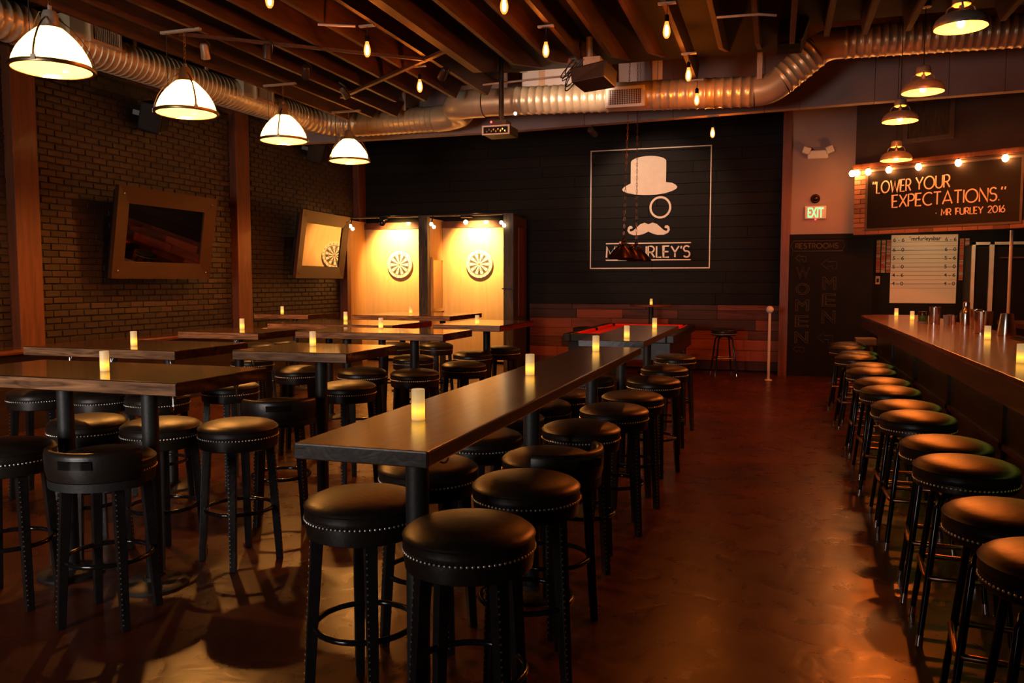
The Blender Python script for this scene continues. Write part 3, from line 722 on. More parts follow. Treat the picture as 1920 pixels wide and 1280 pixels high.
# square stool at the far bar end, olive light put into its seat colour
t = thing('square_stool', 'small olive-lit square-topped stool with chrome legs at the far bar end', 'stool', (1.16, 11.9, 0))
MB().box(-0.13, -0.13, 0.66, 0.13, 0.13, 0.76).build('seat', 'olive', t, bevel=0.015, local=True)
for sx in (-1, 1):
    for sy in (-1, 1): MB().tube([(sx * 0.07, sy * 0.07, 0.66), (sx * 0.17, sy * 0.17, 0)], 0.013, 8).build('leg', 'chrome', t, smooth=60, local=True)
MB().tube([(0.13, -0.13, 0.26), (0.13, 0.13, 0.26), (-0.13, 0.13, 0.26), (-0.13, -0.13, 0.26)], 0.01, 8, closed=True).build('footrest', 'chrome', t, local=True)

# ================================================================== HIGH TABLES
def hook(t, x, y, z, d):
    d = Vector(d).normalized()
    pts = [Vector((x, y, z)), Vector((x, y, z - 0.05))] + [Vector((x, y, z - 0.05)) + d * (0.018 - 0.018 * math.cos(a)) + UZ * (-0.02 * math.sin(a)) for a in [PI * i / 6 for i in range(1, 7)]] + [Vector((x, y, z - 0.04)) + d * 0.042]
    s_ = d.cross(UZ)
    m_ = MB().tube(pts, 0.0035, 6)
    m_.tube([Vector((x, y, z - 0.035)), Vector((x, y, z)) + s_ * 0.018], 0.003, 6).tube([Vector((x, y, z - 0.035)), Vector((x, y, z)) - s_ * 0.018], 0.003, 6)
    m_.build('purse_hook', 'chrome', t, smooth=60)
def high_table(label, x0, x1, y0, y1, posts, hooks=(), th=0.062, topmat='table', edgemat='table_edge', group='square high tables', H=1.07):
    cx, cy_ = (x0 + x1) / 2, (y0 + y1) / 2
    t = thing('high_table', label, 'table', (cx, cy_, 0), 0, group)
    MB().box(x0, y0, H - th, x1, y1, H).build('tabletop', topmat, t, bevel=0.005)
    e = 0.0015
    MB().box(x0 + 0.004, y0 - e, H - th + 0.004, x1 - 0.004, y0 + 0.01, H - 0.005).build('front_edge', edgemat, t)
    for (px, py) in posts:
        MB().cyl((px, py, 0.012), (px, py, H - th - 0.012), 0.04, n=20).build('post', 'darkpost', t, smooth=50)
        MB().lathe([(0.0001, 0.03), (0.05, 0.05), (0.06, 0.034), (0.14, 0.024), (0.16, 0.012), (0.16, 0), (0.0001, 0)], 28, (px, py, 0)).build('base', 'darkpost', t, smooth=40)
        MB().box(px - 0.11, py - 0.11, H - th - 0.012, px + 0.11, py + 0.11, H - th).build('mounting_plate', 'darkpost', t)
    for (hx, hy, hd_) in hooks: hook(t, hx, hy, H - th, hd_)
    return t
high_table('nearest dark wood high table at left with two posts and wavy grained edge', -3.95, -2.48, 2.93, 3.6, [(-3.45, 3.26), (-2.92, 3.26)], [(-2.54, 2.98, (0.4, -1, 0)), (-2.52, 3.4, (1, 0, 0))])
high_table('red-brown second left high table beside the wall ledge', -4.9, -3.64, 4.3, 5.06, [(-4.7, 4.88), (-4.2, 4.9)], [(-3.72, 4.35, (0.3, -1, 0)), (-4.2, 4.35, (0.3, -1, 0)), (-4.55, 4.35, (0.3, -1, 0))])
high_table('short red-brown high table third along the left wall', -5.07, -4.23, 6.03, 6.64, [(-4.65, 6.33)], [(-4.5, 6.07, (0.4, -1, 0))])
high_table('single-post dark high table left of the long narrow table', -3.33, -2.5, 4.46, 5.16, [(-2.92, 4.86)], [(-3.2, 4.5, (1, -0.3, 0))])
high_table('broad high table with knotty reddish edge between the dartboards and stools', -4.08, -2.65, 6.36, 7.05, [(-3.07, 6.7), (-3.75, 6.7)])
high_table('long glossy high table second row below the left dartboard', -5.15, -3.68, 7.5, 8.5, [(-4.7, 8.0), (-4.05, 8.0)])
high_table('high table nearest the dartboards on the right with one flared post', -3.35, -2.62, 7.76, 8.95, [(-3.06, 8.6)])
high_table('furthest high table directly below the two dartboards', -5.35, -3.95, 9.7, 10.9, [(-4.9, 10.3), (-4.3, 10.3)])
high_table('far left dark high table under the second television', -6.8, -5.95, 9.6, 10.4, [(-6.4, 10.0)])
high_table('long narrow communal high table in the foreground', -1.25, -0.85, 1.93, 5.48, [(-1.14, 2.5), (-1.1, 3.73), (-1.12, 5.17)], [(-0.98, 2.3, (1, 0, 0))], 0.045, 'table_y', 'barfront', 'narrow communal tables')
high_table('second narrow communal high table in front of the pool table', -1.42, -0.92, 6.06, 8.32, [(-1.17, 6.52), (-1.17, 7.9)], [(-0.98, 6.1, (0.6, -1, 0))], 0.05, 'table_y', 'barfront', 'narrow communal tables')
# small round table by the back wall
t = thing('round_table', 'small round high table with thin top against the back wall', 'table', (-1.97, 13.7, 0))
MB().lathe([(0.0001, 1.13), (0.345, 1.13), (0.35, 1.115), (0.345, 1.1), (0.0001, 1.1)], 36, (-1.97, 13.7, 0)).build('tabletop', 'brownwood', t, smooth=40)
MB().cyl((-1.97, 13.7, 0.02), (-1.97, 13.7, 1.1), 0.04, n=16).build('post', 'darkpost', t, smooth=50)
MB().lathe([(0.0001, 0.04), (0.06, 0.04), (0.22, 0.02), (0.22, 0), (0.0001, 0)], 28, (-1.97, 13.7, 0)).build('base', 'darkpost', t, smooth=40)

# wall ledge along the left wall
t = thing('wall_ledge', 'long brown wooden ledge running along the left brick wall', 'ledge', (-7.35, 8.2, 0))
MB().box(XL + 0.135, 3.3, 0.79, -7.1, 13.42, 0.84).build('shelf', 'ledge', t, bevel=0.02)
MB().box(XL + 0.135, 3.3, 0.0, -7.2, 13.42, 0.79).build('front_panel', 'barfront', t)

# ================================================================== BAR
t = thing('bar_counter', 'long dark bar counter with worn copper-brown top on the right', 'bar', (1.4, 7.0, 0))
MB().poly([(1.0, 1.2, 1.09), (1.02, 11.1, 1.09), (1.22, 11.42, 1.09), (1.82, 11.42, 1.09), (1.82, 1.2, 1.09)], (0, 0, -0.03)).build('worktop', 'bartop', t, bevel=0.006)
MB().poly([(1.012, 1.2, 1.06), (1.032, 11.09, 1.06), (1.226, 11.405, 1.06), (1.8, 11.405, 1.06), (1.8, 1.2, 1.06)], (0, 0, -0.12)).build('apron', 'barapron', t)
MB().poly([(1.2, 1.2, 0.94), (1.21, 11.0, 0.94), (1.3, 11.2, 0.94), (1.78, 11.2, 0.94), (1.78, 1.2, 0.94)], (0, 0, -0.94)).build('front_panel', 'barfront', t)
MB().box(1.185, 1.2, 0.6, 1.205, 11.0, 0.63).build('trim_rail', 'barapron', t)
MB().box(1.17, 1.2, 0.0, 1.205, 11.0, 0.14).build('kick_board', 'barfront', t)
for y in (2.0, 3.5, 5.0, 6.5, 8.0, 9.5): MB().box(1.185, y, 0.14, 1.205, y + 0.06, 0.92).build('stile', 'barfront', t)
MB().box(1.15, 1.3, 0.915, 1.175, 10.9, 0.935).build('light_strip', 'led_strip', t)

# ================================================================== CANDLES
def candle():
    t = thing('pillar_candle', 'x', 'candle')
    MB().lathe([(0.0001, 0), (0.0208, 0), (0.0215, 0.003), (0.0215, 0.096), (0.0205, 0.099), (0.018, 0.097), (0.016, 0.088), (0.0001, 0.086)], 20).build('wax', 'candle', t, smooth=40, local=True)
    MB().lathe([(0.0001, 0.086), (0.004, 0.0875), (0.003, 0.091), (0.0001, 0.094)], 8).build('flame', 'flame', t, smooth=60, local=True)
    return t
PK = candle()
GC = 'lit pillar candles on the tables'
for (x, y, z, lb) in [(-3.15, 3.22, 1.07, 'white lit candle on the nearest high table at left'), (-4.22, 4.58, 1.07, 'lit candle on the red-brown second left table'), (-4.7, 6.45, 1.07, 'lit candle on the short third left table'),
                      (-3.03, 4.94, 1.07, 'lit candle on the single-post high table'), (-4.66, 8.3, 1.07, 'lit candle on the long glossy second row table'), (-3.55, 6.99, 1.07, 'lit candle on the knotty-edged table'),
                      (-2.9, 7.86, 1.07, 'lit candle on the table nearest the dartboards'), (-4.82, 10.4, 1.07, 'lit candle on the furthest table, seen against the left dart panel'), (-6.55, 9.9, 1.07, 'lit candle on the far left table under the second television'),
                      (-1.08, 2.38, 1.07, 'largest lit candle, at the near end of the long narrow table'), (-1.1, 3.7, 1.07, 'lit candle halfway along the long narrow table'), (-1.08, 5.1, 1.07, 'lit candle at the far end of the long narrow table'),
                      (-1.1, 6.35, 1.07, 'lit candle at the near end of the second narrow table'), (-1.08, 7.75, 1.07, 'lit candle at the far end of the second narrow table'), (-1.97, 13.7, 1.13, 'tiny lit candle on the round table by the back wall'),
                      (1.4, 10.9, 1.09, 'furthest lit candle on the bar top'), (1.43, 9.89, 1.09, 'lit candle on the bar left of the jar of limes'), (1.48, 6.75, 1.09, 'lit candle on the bar in front of the steel shakers'), (1.22, 4.84, 1.09, 'nearest lit candle on the bar, cut by the right edge')]:
    place('K', PK, (x, y, z), random.uniform(0, 6), lb, GC)

# ================================================================== LAMPS
def point(name, parent, loc, watts, col, rad):
    d = bpy.data.lights.new(name, 'POINT'); d.energy = watts; d.color = col; d.shadow_soft_size = rad
    o = bpy.data.objects.new(name, d); COL.objects.link(o); o.parent = parent; o.location = loc
    return o
def chain(mb, a, b, n, r=0.0025, w=0.011):
    a = Vector(a); b = Vector(b); L = (b - a).length / n
    for i in range(n):
        c = a.lerp(b, (i + 0.5) / n); s_ = Vector((1, 0, 0)) if i % 2 else Vector((0, 1, 0))
        mb.tube([c + s_ * w * math.cos(q) + UZ * L * 0.62 * math.sin(q) for q in [2 * PI * k / 8 for k in range(8)]], r, 5, closed=True)
    return mb
def glass_lamp(loc, top, label):
    t = thing('glass_pendant_lamp', label, 'pendant lamp', loc, 0, 'large glass pendant lamps'); off = random.uniform(0, 2)
    n = 48; mb = MB(); prof = [(0.262, -0.008), (0.265, 0.02), (0.254, 0.065), (0.232, 0.115), (0.201, 0.165), (0.164, 0.21), (0.126, 0.248), (0.095, 0.275), (0.072, 0.295)]
    for (r_, z_) in prof:
        for j in range(2 * n):
            a = PI * j / n; rr = r_ + (0.0035 if j % 2 else 0); mb.v.append((rr * math.cos(a), rr * math.sin(a), z_))
    for i in range(len(prof) - 1):
        for j in range(2 * n):
            j2 = (j + 1) % (2 * n); mb.face((i * 2 * n + j, i * 2 * n + j2, (i + 1) * 2 * n + j2, (i + 1) * 2 * n + j))
    mb.build('glass_shade', 'lampglass', t, smooth=60, local=True)
    MB().lathe([(0.268, -0.012), (0.288, -0.012), (0.292, 0.0), (0.288, 0.014), (0.27, 0.014), (0.268, -0.012)], 48).build('rim_ring', 'lamp_ring', t, smooth=40, local=True)
    MB().lathe([(0.085, 0.282), (0.075, 0.3), (0.06, 0.305), (0.056, 0.38), (0.045, 0.41), (0.015, 0.42), (0.015, 0.45), (0.0001, 0.45)], 24).build('socket_cap', 'lamp_metal', t, smooth=40, local=True)
    for k in range(3):
        a = 2 * PI * k / 3 + off; c = Vector((math.cos(a), math.sin(a), 0)); s_ = Vector((-c.y, c.x, 0))
        pts = [c * 0.289 + UZ * 0.0, c * 0.285 + UZ * 0.07, c * 0.255 + UZ * 0.15, c * 0.205 + UZ * 0.23, c * 0.13 + UZ * 0.31, c * 0.058 + UZ * 0.36]
        b = MB()
        for p, q in zip(pts[:-1], pts[1:]): b.beam(p, q, 0.014, 0.004, up=c)
        ar = b.build('bail_arm', 'lamp_ring', t, local=True)
        MB().obox(c * 0.292 + UZ * 0.012, c, s_, UZ, 0.018, 0.03, 0.035).build('clamp', 'lamp_metal', ar, local=True)
    h = top - loc[2]
    chain(MB(), (0, 0, 0.445), (0, 0, h), 9).build('chain', 'lamp_ring', t, local=True)
    MB().box(-0.26, -0.018, h, 0.18, 0.018, h + 0.022).build('mounting_bar', 'strap', t, local=True)
    t['_o'] = (0, 0, 0)
    MB().ball((0, 0, 0.19), 0.042, 14, 8, 1.3).build('bulb', 'lampbulb', t, smooth=80, local=True)
    MB().tube([(-0.2, 0.0, h), (-0.22, 0.02, h - 0.2), (-0.2, 0, h - 0.5), (-0.1, 0, 0.42), (-0.03, 0, 0.4)], 0.004, 6).build('power_cord', 'rubber', t, smooth=60, local=True)
    point('lamp_light', t, (0, 0, 0.11), P_GLASSLAMP, (1.0, 0.375, 0.07), 0.05)
    del t['_o']
for loc, top, lb in [((-5.1, 4.82, 3.07), 3.82, 'largest ribbed glass pendant lamp at the upper left corner'), ((-5.3, 6.51, 3.09), 3.83, 'second ribbed glass pendant lamp from the left'),
                     ((-5.62, 8.6, 3.19), 3.83, 'third ribbed glass pendant lamp from the left'), ((-5.66, 10.25, 3.18), 3.84, 'smallest ribbed glass pendant lamp by the duct corner')]:
    glass_lamp(loc, top, lb)

def bar_lamp(loc, top, label):
    t = thing('steel_pendant_lamp', label, 'pendant lamp', loc, 0, 'steel dome lamps over the bar')
    prof = [(0.185, 0.0), (0.187, 0.006), (0.184, 0.03), (0.17, 0.062), (0.14, 0.088), (0.1, 0.104), (0.06, 0.11), (0.052, 0.112)]
    MB().lathe(prof, 40).build('dome', 'lamp_metal', t, smooth=60, local=True)
    MB().lathe([(r_ - 0.004, z_ - 0.002) for r_, z_ in prof], 40).build('dome_lining', 'lamp_inner', t, smooth=60, local=True)
    MB().lathe([(0.0001, 0.245), (0.04, 0.243), (0.058, 0.232), (0.064, 0.21), (0.064, 0.168), (0.055, 0.16), (0.0001, 0.16)], 24).build('cap', 'lamp_metal', t, smooth=40, local=True)
    MB().cyl((0, 0, 0.05), (0, 0, 0.165), 0.018, n=12).build('socket', 'lamp_ring', t, smooth=40, local=True)
    for k in range(3):
        a = 2 * PI * k / 3 + 0.4; c = Vector((math.cos(a), math.sin(a), 0)); b = MB()
        pts = [c * 0.062 + UZ * 0.175, c * 0.1 + UZ * 0.16, c * 0.115 + UZ * 0.13, c * 0.108 + UZ * 0.1]
        for p, q in zip(pts[:-1], pts[1:]): b.beam(p, q, 0.014, 0.004, up=c)
        b.build('cage_arm', 'lamp_metal', t, local=True)
    MB().tube([(0, 0, 0.24), (0, 0, top - loc[2])], 0.004, 6).build('cord', 'rubber', t, local=True)
    MB().lathe([(0.0001, 0.0), (0.05, 0.0), (0.05, -0.025), (0.0001, -0.03)], 16, (0, 0, top - loc[2])).build('ceiling_canopy', 'lamp_metal', t, local=True)
    MB().ball((0, 0, 0.032), 0.028, 12, 8, 1.2).build('bulb', 'lampbulb', t, smooth=80, local=True)
    point('lamp_light', t, (0, 0, 0.012), P_BARLAMP, (1.0, 0.17, 0.013), 0.035)
for loc, top, lb in [((1.27, 6.99, 3.4), 4.08, 'nearest steel dome pendant over the bar, at the top right edge'), ((1.27, 8.63, 3.28), 4.08, 'second steel dome pendant over the bar'),
                     ((1.26, 10.04, 3.27), 4.88, 'third steel dome pendant over the bar'), ((1.4, 11.4, 3.03), 4.88, 'furthest and lowest steel dome pendant over the bar')]:
    bar_lamp(loc, top, lb)

def edison(loc, top, label):
    t = thing('filament_bulb_pendant', label, 'bulb', loc, 0, 'hanging filament bulbs')
    MB().lathe([(0.0001, -0.075), (0.014, -0.072), (0.027, -0.052), (0.032, -0.025), (0.03, 0.0), (0.023, 0.028), (0.016, 0.05), (0.0145, 0.065), (0.0001, 0.066)], 18).build('bulb_glass', 'bulbglass', t, smooth=80, local=True)
    MB().lathe([(0.0001, -0.058), (0.011, -0.05), (0.016, -0.03), (0.0145, 0.0), (0.009, 0.03), (0.0001, 0.035)], 12).build('filament', 'edison', t, smooth=80, local=True)
    MB().lathe([(0.0001, 0.125), (0.012, 0.12), (0.019, 0.11), (0.02, 0.062), (0.0001, 0.06)], 14).build('socket', 'plastic_black', t, smooth=40, local=True)
    MB().tube([(0, 0, 0.12), (0.004, 0, 0.18), (0, 0, top - loc[2])], 0.0035, 6).build('cord', 'rubber', t, local=True)
    MB().box(-0.075, -0.02, top - loc[2] - 0.015, 0.075, 0.02, top - loc[2]).build('ceiling_box', 'lamp_metal', t, local=True)
for loc, top, lb in [((-2.03, 6.12, 3.63), 3.84, 'filament bulb cut by the top edge left of centre'), ((-0.92, 7.1, 3.62), 3.84, 'largest filament bulb, right of the hanging projector'), ((-2.05, 7.39, 3.63), 3.84, 'filament bulb just left of the hanging projector'),
                     ((-3.6, 6.88, 3.63), 3.84, 'filament bulb hanging above the third glass lamp'), ((-3.72, 8.31, 3.63), 3.84, 'filament bulb hanging from the diagonal brace'), ((-0.9, 8.7, 3.63), 3.84, 'second filament bulb in the right-hand row, above the duct'),
                     ((-0.92, 9.85, 3.62), 3.84, 'third filament bulb in the right-hand row, in front of the duct'), ((-0.87, 11.66, 3.545), 3.768, 'lowest filament bulb hanging below the header'), ((-3.66, 5.45, 3.63), 3.84, 'filament bulb just touching the top edge at left')]:
    edison(loc, top, lb)

# festoon bulbs over the quotation sign
t = thing('festoon_lights', 'string of glowing bulbs along the top of the quotation sign', 'string lights', tuple(sp(1.0, 3.16, 0.1)))
MB().tube([sp(s_, 3.165, 0.09) for s_ in (-0.06, 0.5, 1.0, 1.5, 2.2)], 0.006, 6).build('wire', 'rubber', t)
for s_ in (-0.04, 0.03, 0.2, 0.5, 0.91, 1.43, 2.0):
    p = sp(s_, 3.12, 0.09)
    MB().cyl(p + UZ * 0.03, p + UZ * 0.05, 0.016, n=10).build('socket', 'plastic_black', t)
    MB().ball(p - UZ * 0.012, 0.042, 14, 8, 1.15).build('bulb', 'signbulb', t, smooth=80)

# pool table lamp: three bells on a bar, two chains
t = thing('billiard_lamp', 'dark copper three-shade billiard lamp hanging on two chains', 'lamp', (-1.87, 11.0, 1.8))
for y in (10.35, 11.05, 11.75):
    p = (-1.87, y, 1.8)
    sh = MB().lathe([(0.175, 0.0), (0.178, 0.01), (0.15, 0.05), (0.11, 0.1), (0.07, 0.14), (0.05, 0.16)], 32, p).build('shade', 'copper', t, smooth=50)
    MB().ball((-1.87, y, 1.985), 0.035, 12, 8).build('finial', 'copper', t, smooth=80)
MB().cyl((-1.87, 10.25, 2.0), (-1.87, 11.85, 2.0), 0.014, n=10).build('crossbar', 'copper', t, smooth=50)
for (y, yt) in ((10.5, 10.9), (11.5, 11.45)):
    MB().ball((-1.87, y, 2.04), 0.028, 10, 6).build('chain_mount', 'copper', t, smooth=80)
    chain(MB(), (-1.87, y, 2.06), (-1.87, yt, 4.88), 62, 0.003, 0.01).build('chain', 'copper', t)

# ================================================================== POOL TABLE
t = thing('pool_table', 'pool table with bright red felt and dark rails', 'pool table', (-1.95, 12.0, 0))
x0, x1, y0, y1 = -2.68, -1.22, 10.55, 13.45
MB().box(x0 + 0.14, y0 + 0.14, 0.74, x1 - 0.14, y1 - 0.14, 0.79).build('playing_surface', 'felt', t)
for nm, a, b, c, d in (('left', x0, y0, x0 + 0.1, y1), ('right', x1 - 0.1, y0, x1, y1), ('near', x0 + 0.1, y0, x1 - 0.1, y0 + 0.1), ('far', x0 + 0.1, y1 - 0.1, x1 - 0.1, y1)):
    MB().box(a, b, 0.72, c, d, 0.825).build('rail', 'blackwood', t, bevel=0.012)
for a, b, c, d in ((x0 + 0.1, y0 + 0.16, x0 + 0.15, (y0 + y1) / 2 - 0.07), (x0 + 0.1, (y0 + y1) / 2 + 0.07, x0 + 0.15, y1 - 0.16), (x1 - 0.15, y0 + 0.16, x1 - 0.1, (y0 + y1) / 2 - 0.07), (x1 - 0.15, (y0 + y1) / 2 + 0.07, x1 - 0.1, y1 - 0.16), (x0 + 0.16, y0 + 0.1, x1 - 0.16, y0 + 0.15), (x0 + 0.16, y1 - 0.15, x1 - 0.16, y1 - 0.1)):
    MB().box(a, b, 0.79, c, d, 0.823).build('cushion', 'felt', t, bevel=0.006)
for (x, y) in ((x0 + 0.12, y0 + 0.12), (x1 - 0.12, y0 + 0.12), (x0 + 0.12, y1 - 0.12), (x1 - 0.12, y1 - 0.12), (x0 + 0.1, (y0 + y1) / 2), (x1 - 0.1, (y0 + y1) / 2)):
    MB().lathe([(0.0001, 0.8), (0.055, 0.8), (0.062, 0.828), (0.068, 0.826), (0.07, 0.72), (0.0001, 0.7)], 18, (x, y, 0)).build('pocket', 'plastic_black', t, smooth=40)
MB().box(x0 + 0.06, y0 + 0.06, 0.5, x1 - 0.06, y1 - 0.06, 0.72).build('body', 'blackwood', t)
for x in (x0 + 0.2, x1 - 0.2):
    for y in (y0 + 0.25, y1 - 0.25): MB().box(x - 0.08, y - 0.08, 0, x + 0.08, y + 0.08, 0.5).build('leg', 'blackwood', t, bevel=0.01)

# ================================================================== DART CUBBY
t = thing('dart_cubby', 'timber dart alcove with two golden plywood backboards', 'dart alcove', (-5.95, 13.9, 0))
MB().box(-7.53, 14.16, 0.05, -6.07, 14.2, 2.62).build('backboard', 'ply', t)
MB().box(-5.9, 14.16, 0.05, -4.42, 14.2, 2.62).build('backboard', 'ply', t)
MB().box(-7.53, 14.13, 2.5, -6.07, 14.16, 2.62).build('top_rail', 'post', t)
MB().box(-5.9, 14.13, 2.5, -4.42, 14.16, 2.62).build('top_rail', 'post', t)
MB().box(-7.66, 13.45, 0, -7.5, 13.58, 2.66).build('upright', 'post', t, bevel=0.006)
MB().box(-6.07, 13.45, 0, -5.9, 13.57, 2.68).build('upright', 'charred', t, bevel=0.006)
MB().box(-4.48, 13.45, 0, -4.3, 13.57, 2.68).build('upright', 'charred', t, bevel=0.006)
MB().box(-6.06, 13.57, 0, -5.905, 14.2, 2.64).build('partition', 'ply', t)
MB().box(-4.42, 13.57, 0, -4.31, 14.27, 2.64).build('partition', 'plaster_dark', t)
MB().box(-7.54, 13.58, 0, -7.5, 14.2, 2.64).build('partition', 'ply', t)
MB().box(-4.31, 13.75, 0.9, -4.29, 14.05, 2.45).build('side_panel', 'brownwood', t)
fx = -5.905
MB().box(fx, 13.63, 1.0, fx + 0.02, 14.14, 1.94).build('mirror', 'mirror', t)
for a, b, c, d in ((13.6, 14.15, 1.9, 1.95), (13.6, 14.15, 0.97, 1.02), (13.6, 13.65, 1.02, 1.9), (14.1, 14.15, 1.02, 1.9)):
    MB().box(fx, a, c, fx + 0.035, b, d).build('mirror_frame', 'ply', t)
MB().box(-4.5, 13.42, 1.38, -4.28, 13.46, 1.4).build('bracket', 'blackmetal', t)

def dartboard(x, z, label):
    y = 14.16; t = thing('dartboard', label, 'dartboard', (x, y, z), 0, 'dartboards')
    Rb = 0.255
    MB().lathe([(0.0001, -0.035), (Rb - 0.008, -0.035), (Rb, -0.028), (Rb, 0), (0.0001, 0)], 48, (0, 0, 0), axis='y').build('board', 'dart_cream', t, smooth=40, local=True)
    for k in range(20):
        a0 = 2 * PI * (k - 0.5) / 20; a1 = 2 * PI * (k + 0.5) / 20
        pt = lambda r_, a: (r_ * math.sin(a), -0.036, r_ * math.cos(a))
        pts = [pt(0.022, a0)] + [pt(0.185, a0 + (a1 - a0) * i / 4) for i in range(5)] + [pt(0.022, a1)]
        MB().poly(pts, (0, 0.001, 0)).build('sector', 'dart_black' if k % 2 == 0 else 'dart_cream', t, local=True)
    mb = MB()
    for r0, r1 in ((0.112, 0.122), (0.186, 0.198)):
        for k in range(20):
            mb.mi = 0 if k % 2 == 0 else 1; o = len(mb.v)
            for i in range(5):
                a = 2 * PI * (k - 0.5 + i / 4) / 20
                mb.v.append((r0 * math.sin(a), -0.0375, r0 * math.cos(a))); mb.v.append((r1 * math.sin(a), -0.0375, r1 * math.cos(a)))
            for i in range(4): mb.face((o + 2 * i, o + 2 * i + 1, o + 2 * i + 3, o + 2 * i + 2))
    stuff(mb.build('scoring_rings', ['dart_red', 'dart_black'], t, local=True))
    MB().lathe([(0.0001, -0.039), (0.02, -0.039), (0.02, -0.036)], 20, axis='y').build('bullseye', 'dart_red', t, local=True)
    mb = MB()
    for k, nmb in enumerate((20, 1, 18, 4, 13, 6, 10, 15, 2, 17, 3, 19, 7, 16, 8, 11, 14, 9, 12, 5)):
        a = 2 * PI * k / 20; s_ = str(nmb); w = 0.026 if len(s_) > 1 else 0.014
        font_text(mb, s_, frame((0.226 * math.sin(a), -0.036, 0.226 * math.cos(a)), (1, 0, 0), (0, 0, 1), (0, -1, 0)), -w / 2, -0.015, 0.03, w, 0.02)
    stuff(mb.build('number_ring', 'ink', t, local=True))
dartboard(-6.77, 1.83, 'left dartboard on the plywood panel by the brick wall')
dartboard(-5.17, 1.83, 'right dartboard on the plywood panel beside the black plank wall')
# spot lamps on the cubby wire
t = thing('dart_lights', 'row of small clamp bulbs on a wire above the dart panels', 'string lights', (-5.9, 13.5, 2.66))
MB().tube([(-7.6, 13.5, 2.68), (-6.0, 13.5, 2.69), (-4.35, 13.5, 2.69)], 0.008, 6).build('wire', 'rubber', t)
MB().box(-7.64, 13.44, 2.66, -4.3, 13.56, 2.68).build('lamp_rail', 'charred', t)
for x in (-7.4, -5.8, -4.5):
    for dx in (0.0, 0.05):
        MB().ball((x + dx, 13.4, 2.52 - dx), 0.032, 12, 8).build('bulb', 'dartbulb', t, smooth=80)
    MB().cyl((x, 13.42, 2.55), (x, 13.48, 2.66), 0.012, n=8).build('clamp_arm', 'blackmetal', t)
MB().ball((-6.75, 13.4, 2.56), 0.065, 16, 10).build('smoked_globe', 'ball_dark', t, smooth=80)
MB().box(-6.82, 13.42, 2.62, -6.68, 13.5, 2.67).build('globe_mount', 'blackmetal', t)
MB().ball((-5.15, 13.4, 2.54), 0.04, 14, 8).build('bulb', 'dartbulb', t, smooth=80)
MB().box(-5.25, 13.4, 2.62, -5.05, 13.48, 2.66).build('lamp_mount', 'blackmetal', t)
for x in (-6.77, -5.17):
    d = bpy.data.lights.new('dart_spot', 'SPOT'); d.energy = P_DART; d.color = (1.0, 0.56, 0.18); d.spot_size = math.radians(105); d.spot_blend = 1.0; d.shadow_soft_size = 0.04
    o = bpy.data.objects.new('dart_spot', d); COL.objects.link(o); o.parent = t
    p = Vector((x - 0.05, 13.62, 2.64)); tgt = Vector((x - 0.02, 14.16, 2.12))
    o.location = p - Vector(t.location); o.rotation_euler = (tgt - p).to_track_quat('-Z', 'Y').to_euler()
    point('dart_glow', t, Vector((x + 0.15, 13.45, 2.76)) - Vector(t.location), 1.6, (1.0, 0.58, 0.24), 0.04)

# ================================================================== TELEVISIONS
def television(y, z, x, tilt, label, yaw=0.0):
    t = thing('television', label, 'television', (x, y, z), 0, 'framed televisions on the brick wall'); t.rotation_euler = (0, tilt, yaw)
    W, Hh, b = 0.87, 0.545, 0.2
    MB().box(-0.1, -W + 0.06, -Hh + 0.06, -0.02, W - 0.06, Hh - 0.06).build('back_box', 'plastic_black', t, local=True)
    MB().box(-0.02, -W + b - 0.01, -Hh + b - 0.01, -0.002, W - b + 0.01, Hh - b + 0.01).build('screen', 'screen', t, local=True)
    for s_ in range(4):
        if s_ % 2 == 0:
            q = 1 if s_ == 0 else -1
            o4 = [(-W, q * Hh), (W, q * Hh), (W - b, q * (Hh - b)), (-W + b, q * (Hh - b))]
        else:
            q = 1 if s_ == 1 else -1
            o4 = [(q * W, -Hh), (q * W, Hh), (q * (W - b), Hh - b), (q * (W - b), -Hh + b)]
        xs_ = [0.035, 0.035, 0.012, 0.012]
        vs = [(-0.02, a, c) for a, c in o4] + [(xx, a, c) for xx, (a, c) in zip(xs_, o4)]
        MB().hexa(vs).build('frame_board', 'bronze', t, local=True)
    for a in (-1, 1):
        for c in (-1, 1): MB().ball((0.034, a * (W - 0.09), c * (Hh - 0.09)), 0.014, 8, 6).build('bolt', 'chrome', t, smooth=80, local=True)
    MB().box(-0.42, -0.2, -0.1, -0.1, 0.2, 0.1).build('wall_mount', 'plastic_black', t, local=True)
television(8.56, 2.09, -7.33, 0.15, 'large bronze-framed television with dark screen between the wall posts')
television(12.2, 2.11, -7.26, 0.14, 'bronze-framed television reflecting the bright dart panel', 0.076)

# wall speakers
for (y, z, lb) in ((8.5, 3.55, 'dark box speaker on the brick wall above the first television'), (12.3, 3.7, 'dark box speaker on the brick wall above the second television')):
    t = thing('wall_speaker', lb, 'speaker', (-7.4, y, z), 0, 'wall speakers'); t.rotation_euler = (0.25, 0.25, 0.5)
    MB().box(-0.13, -0.2, -0.17, 0.13, 0.2, 0.17).build('cabinet', 'plastic_black', t, bevel=0.015, local=True)
    MB().box(0.131, -0.17, -0.14, 0.137, 0.17, 0.14).build('grille', 'dark', t, local=True)
    MB().box(-0.25, -0.03, -0.03, -0.13, 0.03, 0.03).build('bracket', 'blackmetal', t, local=True)

